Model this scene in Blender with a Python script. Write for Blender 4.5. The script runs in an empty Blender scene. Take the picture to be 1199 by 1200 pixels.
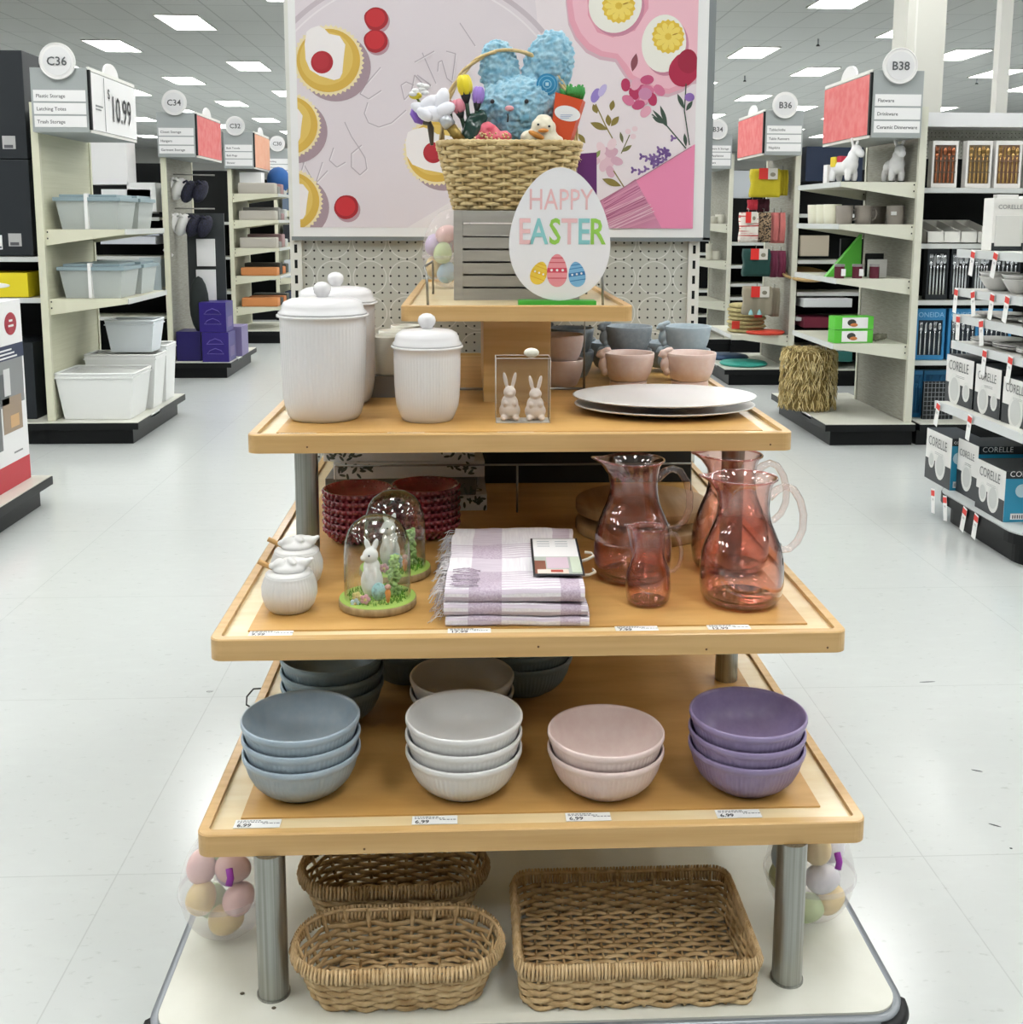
import bpy, bmesh, math, random
from mathutils import Vector, Matrix, noise
from math import sin, cos, pi, radians as rad
random.seed(7)
S = bpy.context.scene
COL = S.collection
# ---------------------------------------------------------------- camera
F, PX, PY, YAW, PITCH, ROLL = 1281.68, 608.99, 443.07, 0.0454, 0.1448, -0.0037
H = 1.45
def axes():
    f = Vector((sin(YAW)*cos(PITCH), cos(YAW)*cos(PITCH), -sin(PITCH)))
    r = Vector((cos(YAW), -sin(YAW), 0)); d = f.cross(r)
    return cos(ROLL)*r+sin(ROLL)*d, -sin(ROLL)*r+cos(ROLL)*d, f
AR, AD, AF = axes()
def ray(x, y): return AR*((x-PX)/F)+AD*((y-PY)/F)+AF
def atz(x, y, z): d = ray(x, y); return d*((z-H)/d.z)+Vector((0, 0, H))      # pixel -> point on a level plane
def aty(x, y, Y): d = ray(x, y); return d*(Y/d.y)+Vector((0, 0, H))          # pixel -> point on a plane facing the aisle
def atx(x, y, X): d = ray(x, y); return d*(X/d.x)+Vector((0, 0, H))
cam = bpy.data.cameras.new('camera'); co = bpy.data.objects.new('camera', cam); COL.objects.link(co)
cam.sensor_fit = 'HORIZONTAL'; cam.sensor_width = 36; cam.lens = F/1199*36
cam.shift_x = (599.5-PX)/1199; cam.shift_y = (PY-600)/1199
cam.clip_start = .05; cam.clip_end = 200
M3 = Matrix((AR, -AD, -AF)).transposed()
co.matrix_world = Matrix.Translation((0, 0, H)) @ M3.to_4x4()
S.camera = co
vs = S.view_settings; vs.view_transform = 'Standard'; vs.look = 'None'; vs.gamma = 1; vs.use_curve_mapping = False; vs.exposure = .72
S.cycles.use_denoising = True
S.cycles.transparent_max_bounces = 24
S.cycles.max_bounces = 8; S.cycles.diffuse_bounces = 2
S.cycles.caustics_reflective = False; S.cycles.caustics_refractive = False
S.cycles.sample_clamp_indirect = 6
# ---------------------------------------------------------------- materials
def lin(c):
    if isinstance(c, str):
        c = c.lstrip('#'); c = [int(c[i:i+2], 16)/255 for i in (0, 2, 4)]
    return tuple((v/12.92 if v <= .04045 else ((v+.055)/1.055)**2.4) for v in c)+(1,)
MC = {}
def mat(name, col, rough=.5, metal=0, spec=.5, noise_=None, bump=None, emit=None, coat=0, sheen=0):
    """noise_: (scale xyz, second colour, detail) ; bump: (scale, strength)"""
    if name in MC: return MC[name]
    m = bpy.data.materials.new(name); m.use_nodes = True; nt = m.node_tree; b = nt.nodes['Principled BSDF']
    b.inputs['Base Color'].default_value = lin(col); b.inputs['Roughness'].default_value = rough
    b.inputs['Metallic'].default_value = metal; b.inputs['Specular IOR Level'].default_value = spec
    if coat: b.inputs['Coat Weight'].default_value = coat; b.inputs['Coat Roughness'].default_value = .08
    if sheen: b.inputs['Sheen Weight'].default_value = sheen
    if emit: b.inputs['Emission Color'].default_value = lin(emit[0]); b.inputs['Emission Strength'].default_value = emit[1]
    if noise_ or bump: tc = nt.nodes.new('ShaderNodeTexCoord')
    if noise_:
        mp = nt.nodes.new('ShaderNodeMapping'); mp.inputs['Scale'].default_value = noise_[0]
        n = nt.nodes.new('ShaderNodeTexNoise'); n.inputs['Scale'].default_value = 1; n.inputs['Detail'].default_value = noise_[2] if len(noise_) > 2 else 4
        r = nt.nodes.new('ShaderNodeValToRGB'); r.color_ramp.elements[0].color = lin(col); r.color_ramp.elements[1].color = lin(noise_[1])
        lo, hi = noise_[3] if len(noise_) > 3 else (.35, .7)
        r.color_ramp.elements[0].position = lo; r.color_ramp.elements[1].position = hi
        L = nt.links.new; L(tc.outputs['Object'], mp.inputs['Vector']); L(mp.outputs[0], n.inputs['Vector']); L(n.outputs['Fac'], r.inputs['Fac']); L(r.outputs[0], b.inputs['Base Color'])
    if bump:
        n2 = nt.nodes.new('ShaderNodeTexNoise'); n2.inputs['Scale'].default_value = bump[0]; n2.inputs['Detail'].default_value = 3
        bp = nt.nodes.new('ShaderNodeBump'); bp.inputs['Strength'].default_value = bump[1]; bp.inputs['Distance'].default_value = .01
        nt.links.new(tc.outputs['Object'], n2.inputs['Vector']); nt.links.new(n2.outputs['Fac'], bp.inputs['Height']); nt.links.new(bp.outputs[0], b.inputs['Normal'])
    MC[name] = m; return m
def clear(name, tint, edge, refl=1.0, rough=.02, k=.35):
    """thin clear glass or plastic: tinted see-through wall, deeper tint where the wall is seen edge on, Fresnel reflection"""
    m = bpy.data.materials.new(name); m.use_nodes = True; nt = m.node_tree
    for n in list(nt.nodes):
        if n.type == 'BSDF_PRINCIPLED': nt.nodes.remove(n)
    out = [n for n in nt.nodes if n.type == 'OUTPUT_MATERIAL'][0]
    t = nt.nodes.new('ShaderNodeBsdfTransparent'); g = nt.nodes.new('ShaderNodeBsdfGlossy'); g.inputs['Roughness'].default_value = rough
    lw = nt.nodes.new('ShaderNodeLayerWeight'); lw.inputs['Blend'].default_value = k
    r = nt.nodes.new('ShaderNodeValToRGB'); r.color_ramp.elements[0].color = lin(tint); r.color_ramp.elements[1].color = lin(edge); r.color_ramp.elements[0].position = .3
    pw = nt.nodes.new('ShaderNodeMath'); pw.operation = 'POWER'; pw.inputs[1].default_value = 4
    mu = nt.nodes.new('ShaderNodeMath'); mu.operation = 'MULTIPLY_ADD'; mu.inputs[1].default_value = .75*refl; mu.inputs[2].default_value = .045*refl; mu.use_clamp = True
    lf = nt.nodes.new('ShaderNodeLayerWeight'); lf.inputs['Blend'].default_value = .5
    mx = nt.nodes.new('ShaderNodeMixShader'); L = nt.links.new
    L(lw.outputs['Facing'], r.inputs['Fac']); L(r.outputs[0], t.inputs['Color']); L(lf.outputs['Facing'], pw.inputs[0]); L(pw.outputs[0], mu.inputs[0]); L(mu.outputs[0], mx.inputs['Fac'])
    L(t.outputs[0], mx.inputs[1]); L(g.outputs[0], mx.inputs[2]); L(mx.outputs[0], out.inputs['Surface'])
    MC[name] = m; return m
def frosted(name, col, alpha, rough=.3):
    """milky plastic: part diffuse-translucent, part see-through"""
    m = bpy.data.materials.new(name); m.use_nodes = True; nt = m.node_tree; b = nt.nodes['Principled BSDF']
    b.inputs['Base Color'].default_value = lin(col); b.inputs['Roughness'].default_value = rough; b.inputs['Alpha'].default_value = alpha
    MC[name] = m; return m
WOOD = mat('maple_wood', '#e3bd80', .38, noise_=((2.5, 45, 45), '#d0a461', 5, (.4, .75)), coat=.15)
WOODE = mat('maple_edge', '#d6b076', .38, noise_=((2.5, 60, 60), '#c69d60', 5, (.4, .75)), coat=.15)
WOODL = mat('maple_pale', '#ecd9b0', .3, noise_=((6, 30, 30), '#e2c894', 4), coat=.2)
LINER = mat('brown_hardboard', '#d8ab68', .42, noise_=((4, 18, 18), '#c29350', 5), bump=(60, .05))
STEEL = mat('brushed_steel', '#a7a8a2', .33, metal=.9, noise_=((220, 220, 2), '#8b8b84', 3))
WIRE = mat('wire_steel', '#8c8b86', .35, metal=.8)
WHITEP = mat('white_powder_coat', '#e9e9e2', .4)
CREAM = mat('cream_powder_coat', '#dcdbc4', .45)
CREAM2 = mat('almond_powder_coat', '#d8d8c8', .45)
DECKM = mat('deck_laminate', '#dfdfd4', .3, noise_=((9, 9, 9), '#d6d6c9', 3))
BLACK = mat('black_plastic', '#0b0e10', .45, spec=.3)
BLACK2 = mat('black_matte', '#0b0e10', .75, spec=.3)
GREYM = mat('grey_metal', '#8c9294', .4, metal=.3)
WCER = mat('white_ceramic', '#e6e5e6', .22, spec=.5)
IVORY = mat('ivory_ceramic', '#e8e6d8', .3)
BLUEB = mat('dusty_blue_glaze', '#9fb0bd', .33, noise_=((70, 70, 70), '#a8b6c0', 2))
WHITEB = mat('white_glaze', '#e3e2e0', .28)
PINKB = mat('blush_glaze', '#e6cfc9', .33, noise_=((70, 70, 70), '#ead6cf', 2))
PURPB = mat('lavender_glaze', '#8f80a6', .33, noise_=((70, 70, 70), '#9789ad', 2))
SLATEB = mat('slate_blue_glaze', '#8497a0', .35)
PINKBB = mat('bunny_pink_glaze', '#ebd0c6', .4, noise_=((90, 90, 90), '#efd9d0', 3))
GREYB = mat('bunny_grey_glaze', '#8f9ca5', .4, noise_=((90, 90, 90), '#9fabb3', 3))
GREYB2 = mat('bunny_blue_grey_glaze', '#a9bac4', .4, noise_=((90, 90, 90), '#b4c3cb', 3))
GLASS = clear('clear_glass', '#fbfcfb', '#c2c8c4', 2.0)
PLAST = clear('clear_plastic', '#f4f3f0', '#c9c6c0', 1.3, .05)
PINKG = clear('pink_glass', '#f3c5bf', '#9c4a55', 1.3, .015, .45)
PINKG2 = clear('pink_glass_thick', '#dc9aa0', '#7a3340', 1.6, .015, .5)
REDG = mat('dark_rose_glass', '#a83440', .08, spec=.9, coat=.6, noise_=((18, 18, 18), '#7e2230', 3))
WICK = mat('wicker', '#d8bb8c', .6, noise_=((40, 40, 40), '#b18d5c', 4), bump=(150, .2))
WICKL = mat('pale_wicker', '#e2cc98', .55, noise_=((40, 40, 40), '#c4a770', 4), bump=(150, .2))
WICKR = mat('wicker_rim', '#dcbf92', .6, noise_=((60, 60, 30), '#bb9868', 4))
WHITE = mat('white_card', '#efefef', .6)
PAPER = mat('label_paper', '#f4f4f2', .5)
INK = mat('black_ink', '#26272a', .6)
INKG = mat('grey_ink', '#8b8d8f', .6)
RED = mat('red_print', '#d8342f', .5)
GREEN = mat('green_paint', '#3fa93a', .4)
def C(h, r=.5, **k): return mat('paint_'+h.lstrip('#')+('' if r == .5 else '_r%d' % (r*100)), h, r, **k)
# ---------------------------------------------------------------- mesh builder
class MB:
    def __init__(s): s.v = []; s.f = []; s.mi = []; s.sm = []; s.mats = []
    def m(s, mt):
        if mt not in s.mats: s.mats.append(mt)
        return s.mats.index(mt)
    def add(s, vs_, fs, mt, smooth=False):
        o = len(s.v); s.v += [tuple(v) for v in vs_]; k = s.m(mt)
        for f in fs: s.f.append([i+o for i in f]); s.mi.append(k); s.sm.append(smooth)
        return s
    def box(s, x0, x1, y0, y1, z0, z1, mt, bev=0, M=None):
        x0, x1 = sorted((x0, x1)); y0, y1 = sorted((y0, y1)); z0, z1 = sorted((z0, z1))
        if bev:
            bm = bmesh.new(); bmesh.ops.create_cube(bm, size=1)
            for v in bm.verts: v.co = Vector(((x0+x1)/2+v.co.x*(x1-x0), (y0+y1)/2+v.co.y*(y1-y0), (z0+z1)/2+v.co.z*(z1-z0)))
            bmesh.ops.bevel(bm, geom=bm.edges[:], offset=bev, segments=2, affect='EDGES', profile=.7)
            return s.bm(bm, mt, M, False)
        V = [Vector((x, y, z)) for z in (z0, z1) for y in (y0, y1) for x in (x0, x1)]
        if M: V = [M @ v for v in V]
        return s.add(V, [(0, 2, 3, 1), (4, 5, 7, 6), (0, 1, 5, 4), (2, 6, 7, 3), (0, 4, 6, 2), (1, 3, 7, 5)], mt)
    def bm(s, bm, mt, M=None, smooth=True):
        bm.verts.index_update()
        V = [(M @ v.co if M else v.co.copy()) for v in bm.verts]
        F_ = [[v.index for v in f.verts] for f in bm.faces]; bm.free()
        return s.add(V, F_, mt, smooth)
    def tube(s, pts, r, mt, n=8, closed=False, cap=True, flat=1.0, up=None):
        pts = [Vector(p) for p in pts]; N = len(pts); V = []; fs = []
        rr = r if hasattr(r, '__len__') else [r]*N
        prev = None
        for i, p in enumerate(pts):
            a = pts[(i+1) % N] if (closed or i < N-1) else p; b = pts[i-1] if (closed or i > 0) else p
            t = (a-b)
            t = t.normalized() if t.length > 1e-9 else Vector((0, 0, 1))
            if prev is None:
                w = Vector(up) if up else (Vector((0, 0, 1)) if abs(t.z) < .9 else Vector((1, 0, 0)))
            else: w = prev
            u = (w-t*w.dot(t)).normalized(); prev = u; q = t.cross(u)
            for k in range(n):
                an = 2*pi*k/n; V.append(p+u*(cos(an)*rr[i])+q*(sin(an)*rr[i]*flat))
        for i in range(N if closed else N-1):
            j = (i+1) % N
            for k in range(n):
                l = (k+1) % n; fs.append((i*n+k, i*n+l, j*n+l, j*n+k))
        if cap and not closed: fs.append(tuple(range(n))[::-1]); fs.append(tuple((N-1)*n+k for k in range(n)))
        return s.add(V, fs, mt, True)
    def cyl(s, x, y, z0, z1, r, mt, n=24, r1=None, smooth=True):
        r1 = r if r1 is None else r1; V = []
        for z, q in ((z0, r), (z1, r1)):
            for k in range(n): V.append((x+q*cos(2*pi*k/n), y+q*sin(2*pi*k/n), z))
        s.add(V, [(k, (k+1) % n, n+(k+1) % n, n+k) for k in range(n)], mt, smooth)
        s.add(V[:n], [tuple(range(n))[::-1]], mt); s.add(V[n:], [tuple(range(n))], mt); return s
    def lathe(s, prof, mt, seg=48, c=(0, 0, 0), flute=None, sx=1, sy=1, M=None):
        """prof: (r, z[, flute weight]); flute: (count, depth)"""
        V = []; fs = []; np_ = len(prof)
        for pr in prof:
            r, z = pr[0], pr[1]; w = pr[2] if len(pr) > 2 else 0
            for k in range(seg):
                a = 2*pi*k/seg; q = r
                if flute and w: q = r - flute[1]*w*abs(sin(a*flute[0]/2))**.7
                V.append(Vector((c[0]+q*cos(a)*sx, c[1]+q*sin(a)*sy, c[2]+z)))
        for i in range(np_-1):
            for k in range(seg):
                l = (k+1) % seg; fs.append((i*seg+k, i*seg+l, (i+1)*seg+l, (i+1)*seg+k))
        if M: V = [M @ v for v in V]
        if prof[0][0] > 1e-6 and not (abs(prof[0][0]-prof[-1][0]) < 1e-9 and abs(prof[0][1]-prof[-1][1]) < 1e-9):
            pass
        s.add(V, fs, mt, True); return s
    def sph(s, c, r, mt, n=16, M=None, seg=None):
        rx, ry, rz = r if hasattr(r, '__len__') else (r, r, r)
        bm = bmesh.new(); bmesh.ops.create_uvsphere(bm, u_segments=n, v_segments=max(6, n//2), radius=1)
        MM = Matrix.Translation(c) @ (M if M else Matrix()) @ Matrix.Diagonal((rx, ry, rz, 1))
        return s.bm(bm, mt, MM)
    def poly(s, pts, mt):
        """flat polygon, triangulated"""
        pts = [Vector(p) for p in pts]; bm = bmesh.new(); vv = [bm.verts.new(p) for p in pts]
        try: bm.faces.new(vv)
        except ValueError: bm.free(); return s
        bm.normal_update(); bmesh.ops.triangulate(bm, faces=bm.faces[:]); return s.bm(bm, mt, None, False)
    def prism(s, pts, d, mt, smooth=False):
        """polygon pts (3-D, planar) extruded by vector d"""
        pts = [Vector(p) for p in pts]; d = Vector(d); n = len(pts)
        s.poly(pts, mt); s.poly([p+d for p in pts], mt)
        s.add(pts+[p+d for p in pts], [(i, (i+1) % n, n+(i+1) % n, n+i) for i in range(n)], mt, smooth); return s
    def text(s, t, o, right, up, size, mt, align='LEFT', depth=.0004, sx=1, bold=0):
        cu = bpy.data.curves.new('t', 'FONT'); cu.body = t; cu.size = size; cu.align_x = align; cu.offset = bold; cu.resolution_u = 2
        ob = bpy.data.objects.new('t', cu); me = bpy.data.meshes.new_from_object(ob)
        R_ = Vector(right).normalized(); U = Vector(up).normalized(); N_ = R_.cross(U); o = Vector(o)
        s.add([o+R_*v.co.x*sx+U*v.co.y+N_*depth for v in me.vertices], [tuple(p.vertices) for p in me.polygons], mt)
        bpy.data.objects.remove(ob); bpy.data.curves.remove(cu); bpy.data.meshes.remove(me); return s
    def build(s, name, parent=None, loc=None, rz=0, M=None):
        me = bpy.data.meshes.new(name); V = s.v
        me.from_pydata(V, [], s.f)
        for m_ in s.mats: me.materials.append(m_)
        me.polygons.foreach_set('material_index', s.mi); me.polygons.foreach_set('use_smooth', s.sm); me.validate(); me.update()
        o = bpy.data.objects.new(name, me); COL.objects.link(o)
        if parent: o.parent = parent
        if loc is not None: o.location = loc
        o.rotation_euler.z = rz
        return o
def tag(o, label=None, cat=None, group=None, kind=None):
    if label: o['label'] = label
    if cat: o['category'] = cat
    if group: o['group'] = group
    if kind: o['kind'] = kind
    return o
def thing(name, label, cat, loc=(0, 0, 0), rz=0, group=None):
    o = bpy.data.objects.new(name, None); o.empty_display_size = .05; COL.objects.link(o); o.location = loc; o.rotation_euler.z = rz
    return tag(o, label, cat, group)
KIDS = lambda o: [c for c in COL.objects if c.parent == o]
def dup(o, label=None, loc=None, rz=None, parent=None, group=None):
    c = o.copy(); COL.objects.link(c)
    if parent: c.parent = parent
    if loc is not None: c.location = loc
    if rz is not None: c.rotation_euler.z = rz
    if label: c['label'] = label
    if group: c['group'] = group
    for ch in KIDS(o): dup(ch, parent=c)
    return c
def struct(mb, name, **k): return tag(mb.build(name), kind='structure')
def blob(ells, vox, mt, name, parent=None, loc=None, rz=0, smooth=4, disp=None, sub=0):
    """one continuous body grown out of overlapping ellipsoids: (centre, radii, rotation euler)"""
    mb = MB()
    for e in ells:
        M = Matrix()
        if len(e) > 2:
            M = Matrix.Rotation(rad(e[2][2]), 4, 'Z') @ Matrix.Rotation(rad(e[2][1]), 4, 'Y') @ Matrix.Rotation(rad(e[2][0]), 4, 'X')
        mb.sph(e[0], e[1], mt, 20, M)
    o = mb.build(name)
    md = o.modifiers.new('r', 'REMESH'); md.mode = 'VOXEL'; md.voxel_size = vox; md.use_smooth_shade = True
    if smooth: sm = o.modifiers.new('s', 'SMOOTH'); sm.iterations = smooth; sm.factor = .5
    dg = bpy.context.evaluated_depsgraph_get(); me = bpy.data.meshes.new_from_object(o.evaluated_get(dg))
    me.materials.clear(); me.materials.append(mt)
    if disp:
        amp, sc = disp; nn = [v.normal.copy() for v in me.vertices]
        for v, n_ in zip(me.vertices, nn):
            q = noise.noise(v.co*sc)+.6*noise.noise(v.co*sc*2.1); v.co += n_*amp*q
    for p in me.polygons: p.use_smooth = True
    bpy.data.objects.remove(o)
    me.name = name; ob = bpy.data.objects.new(name, me); COL.objects.link(ob)
    if parent: ob.parent = parent
    if loc is not None: ob.location = loc
    ob.rotation_euler.z = rz
    return ob
def rrect(x0, x1, y0, y1, r, n=5):
    P_ = []
    for cx, cy, a0 in ((x1-r, y1-r, 0), (x0+r, y1-r, 90), (x0+r, y0+r, 180), (x1-r, y0+r, 270)):
        for k in range(n+1): a = rad(a0+90*k/n); P_.append((cx+r*cos(a), cy+r*sin(a)))
    return P_
# ---------------------------------------------------------------- setting
def brickmat(name, c1, c2, cm, bw, bh, mort, rough, fleck=None, bump=0, spec=.5, off=(0, 0, 0)):
    m = bpy.data.materials.new(name); m.use_nodes = True; nt = m.node_tree; b = nt.nodes['Principled BSDF']; L = nt.links.new
    tc = nt.nodes.new('ShaderNodeTexCoord'); mp = nt.nodes.new('ShaderNodeMapping'); mp.inputs['Location'].default_value = off
    br = nt.nodes.new('ShaderNodeTexBrick'); br.offset = 0; br.inputs['Scale'].default_value = 1; br.inputs['Brick Width'].default_value = bw; br.inputs['Row Height'].default_value = bh
    br.inputs['Mortar Size'].default_value = mort; br.inputs['Mortar Smooth'].default_value = .1; br.inputs['Color1'].default_value = lin(c1); br.inputs['Color2'].default_value = lin(c2); br.inputs['Mortar'].default_value = lin(cm)
    L(tc.outputs['Object'], mp.inputs[0]); L(mp.outputs[0], br.inputs['Vector']); col = br.outputs['Color']
    if fleck:
        for (sc, cc, lo, hi, am) in fleck:
            n = nt.nodes.new('ShaderNodeTexNoise'); n.inputs['Scale'].default_value = sc; n.inputs['Detail'].default_value = 5; n.inputs['Roughness'].default_value = .6
            mp2 = nt.nodes.new('ShaderNodeMapping'); mp2.inputs['Scale'].default_value = (1, 2.2, 1); mp2.inputs['Rotation'].default_value = (0, 0, .15)
            r = nt.nodes.new('ShaderNodeValToRGB'); r.color_ramp.elements[0].position = lo; r.color_ramp.elements[1].position = hi
            r.color_ramp.elements[0].color = (0, 0, 0, 1); r.color_ramp.elements[1].color = (am, am, am, 1)
            mx = nt.nodes.new('ShaderNodeMixRGB'); mx.inputs['Color2'].default_value = lin(cc)
            L(tc.outputs['Object'], mp2.inputs[0]); L(mp2.outputs[0], n.inputs['Vector']); L(n.outputs['Fac'], r.inputs['Fac']); L(r.outputs[0], mx.inputs['Fac']); L(col, mx.inputs['Color1']); col = mx.outputs[0]
    L(col, b.inputs['Base Color']); b.inputs['Roughness'].default_value = rough; b.inputs['Specular IOR Level'].default_value = spec
    if bump:
        n = nt.nodes.new('ShaderNodeTexNoise'); n.inputs['Scale'].default_value = 5; n.inputs['Detail'].default_value = 3
        bp = nt.nodes.new('ShaderNodeBump'); bp.inputs['Strength'].default_value = bump; bp.inputs['Distance'].default_value = .02
        L(tc.outputs['Object'], n.inputs['Vector']); L(n.outputs['Fac'], bp.inputs['Height']); L(bp.outputs[0], b.inputs['Normal'])
    return m
FLOORM = brickmat('vinyl_floor_tiles', '#cacecc', '#c8ccca', '#b9bdbb', .914, .914, .0016, .19,
                  [(26, '#a9aeaa', .62, .7, .55), (9, '#cdd2cf', .5, .7, .5)], bump=.012, spec=.42, off=(.79, .452, 0))
CEILM = brickmat('ceiling_tiles', '#d0d3d1', '#cdd0ce', '#b0b4b2', .61, 1.22, .012, .9)
struct(MB().box(-26, 26, -9, 48, -.1, 0, FLOORM), 'floor')
struct(MB().box(-26, 26, -9, 48, 4.35, 4.45, CEILM), 'ceiling')
WALLM = mat('painted_wall', '#e4e5e0', .8)
struct(MB().box(-26.1, 26.1, 48, 48.1, 0, 4.45, WALLM), 'wall_back'); struct(MB().box(-26.1, 26.1, -9.1, -9, 0, 4.45, WALLM), 'wall_front')
struct(MB().box(-26.1, -26, -9, 48, 0, 4.45, WALLM), 'wall_left'); struct(MB().box(26, 26.1, -9, 48, 0, 4.45, WALLM), 'wall_right')
# recessed ceiling lights in their staggered grid
LAMP = mat('light_diffuser', '#ffffff', .5, emit=('#fdfdfb', 11))
mbf = MB(); mbl = MB(); w, l = .305, .61
mbl.box(-w, w, -l, l, -.012, -.004, LAMP)
for a in (-1, 1):
    mbf.box(a*w, a*(w+.02), -l-.02, l+.02, -.02, -.001, WHITEP); mbf.box(-w, w, a*l, a*(l+.02), -.02, -.001, WHITEP)
lt = thing('ceiling_light', 'white rectangular recessed troffer glowing in the grey tiled ceiling', 'ceiling light', (0, 0, 4.35), group='staggered rows of ceiling lights')
mbl.build('diffuser', lt); mbf.build('frame', lt)
first = True
for k in range(0, 14):
    x = -11.6+1.84*k; y = (17.2 if k % 2 == 0 else 14.83)
    for j in range(-5, 6):
        yy = y+4.74*j
        if yy > 42 or yy < -3: continue
        if first: lt.location = (x, yy, 4.35); first = False
        else: dup(lt, loc=(x, yy, 4.35))
# sprinklers and hanging hooks on the ceiling
for px, py in ((440, 150), (0, 0)):
    if px: break
for i, (x, y) in enumerate(((959, 47), (873, 90), (1145, 93))):
    p = atz(x, y, 4.33); t = thing('sprinkler_head', ('small dark sprinkler head in the ceiling above the aisle sign B38', 'small dark sprinkler head in the ceiling above the aisle sign B36', 'small dark sprinkler head in the ceiling right of the white pillar')[i], 'sprinkler', (p.x, p.y, 4.35))
    MB().cyl(0, 0, -.09, 0, .014, GREYM).build('pipe', t); MB().cyl(0, 0, -.115, -.09, .035, BLACK, r1=.02).build('deflector', t)
p = aty(1062, 60, 8.6); q = aty(1107, 60, 8.6)
t = MB().box(p.x, q.x, 8.6, 8.9, 0, 4.35, mat('pillar_paint', '#d6d6cd', .6)).box(p.x+.06, p.x+.075, 8.595, 8.6, 0, 4.35, WHITEP).build('pillar')
tag(t, kind='structure'); t.name = 'trim_1'
p = aty(1178, 60, 9.5)
t = struct(MB().box(p.x-.05, p.x+.05, 9.5, 9.6, 0, 4.35, WHITEP), 'trim_2')
# scuffs on the floor
for i, (x, y, a, l, lab) in enumerate(((1087, 799, 3, .055, 'short dark scuff on the floor, nearest the lower right shelf corner'), (1145, 903, -25, .03, 'short dark scuff right of the purple bowls'), (1166, 967, -35, .03, 'short dark scuff near the right edge of the floor'), (1185, 994, 0, .007, 'small dark speck near the right edge of the floor'), (246, 810, 0, .022, 'grey smudge on the floor left of the blue bowls'))):
    p = atz(x, y, .0006); m = MB().sph((0, 0, 0), (l/2, .003 if i < 4 else .008, .0008), C('#4b5052') if i < 4 else C('#9a9d9b'), 10)
    o = tag(m.build('floor_scuff', loc=p, rz=rad(a)), lab, 'scuff')
# ---------------------------------------------------------------- the tiered display table
XL, XR, YB = -.436, .642, 3.42
table = thing('display_table', 'tiered maple and steel display table standing in the middle of the aisle', 'display table', (.103, 2.5, 0))
def tpart(mb, name, parent=None, **k):
    o = mb.build(name)
    o.parent = parent or table
    o.matrix_parent_inverse = Matrix()
    if parent is None: o.location = (-.103, -2.5, 0)
    return o
TO = Vector((-.103, -2.5, 0))
def tier(x0, x1, y0, y1, z, lip=.037, inset=.055, liner=True):
    mb = MB(); R0 = rrect(x0, x1, y0, y1, .022, 6); t_ = .017; R1 = rrect(x0+t_, x1-t_, y0+t_, y1-t_, .008, 6); n = len(R0)
    # band: outer wall, top, inner wall, underside
    V = [(x, y, z-lip) for x, y in R0]+[(x, y, z-.002) for x, y in R0]+[((a[0]*.88+b[0]*.12), (a[1]*.88+b[1]*.12), z) for a, b in zip(R0, R1)]+[(x, y, z) for x, y in R1]+[(x, y, z-.012) for x, y in R1]
    fs = []
    for k in range(4):
        for i in range(n): j = (i+1) % n; fs.append((k*n+i, k*n+j, (k+1)*n+j, (k+1)*n+i))
    mb.add(V, fs, WOODE, False)
    band = tpart(mb, 'edge_band')
    mb = MB().poly([(x, y, z-lip+.001) for x, y in R0], WOOD)
    mb.box(x0+t_-.001, x1-t_+.001, y0+t_-.001, y1-t_+.001, z-.03, z-.0075, WOODL)
    tpart(mb, 'shelf')
    if liner:
        tpart(MB().box(x0+inset, x1-inset, y0+inset-.002, y1-inset, z-.0074, z-.0045, LINER), 'shelf_liner')
tier(XL, XR, 1.6224, YB, .4856, inset=.06)
tier(XL, XR, 1.752, YB, .7567, inset=.055)
tier(XL, XR, 2.1076, YB, 1.032, inset=.05)
tier(-.150, .354, 2.355, 3.40, 1.264, lip=.034, inset=.03, liner=False)
for x in (-.323, .523):
    tpart(MB().cyl(x, 1.6364, .2, .449, .0245, STEEL, 32).cyl(x, 1.6364, .2, .203, .027, STEEL, 32), 'leg')
for x in (-.334, .5425):
    for y in (2.193, 3.2):
        tpart(MB().cyl(x, y, .2, .996, .0235, STEEL, 32).cyl(x, y, .478, .481, .028, STEEL, 32).cyl(x, y, .749, .752, .028, STEEL, 32), 'post')
tpart(MB().box(.03, .186, 2.51, 3.1, 1.02, 1.232, WOOD, .002), 'column')
# deck
R0 = rrect(-.498, .687, 1.553, 3.43, .05, 8)
mb = MB().prism([(x, y, .165) for x, y in R0], (0, 0, .035), DECKM); tpart(mb, 'deck')
mb = MB().box(-.48, .67, 1.58, 3.41, .01, .166, WHITEP); mb.box(.45, .452, 1.574, 1.582, .02, .16, INKG); tpart(mb, 'base_panel')
mb = MB(); R1 = rrect(-.51, .699, 1.541, 3.442, .062, 8); n = len(R0)
V = [(x, y, .196) for x, y in R0]+[(x, y, .198) for x, y in R1]+[(x, y, .165) for x, y in R1]+[(x, y, .16) for x, y in R0]
mb.add(V, [(k*n+i, k*n+(i+1) % n, (k+1)*n+(i+1) % n, (k+1)*n+i) for k in range(3) for i in range(n)], mat('bumper_grey', '#8c9196', .3, metal=.4), True); tpart(mb, 'bumper')
for sx in (-1, 1):
    P_ = [(.0945+sx*(.6045-.055+.056*cos(a)+.001*0), 1.541+.062-.065*sin(a), 0) for a in [rad(5+k*10) for k in range(9)]]
    tpart(MB().tube([(x, y, .18) for x, y, _ in P_], .012, BLACK, 8), 'corner_guard')
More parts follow.
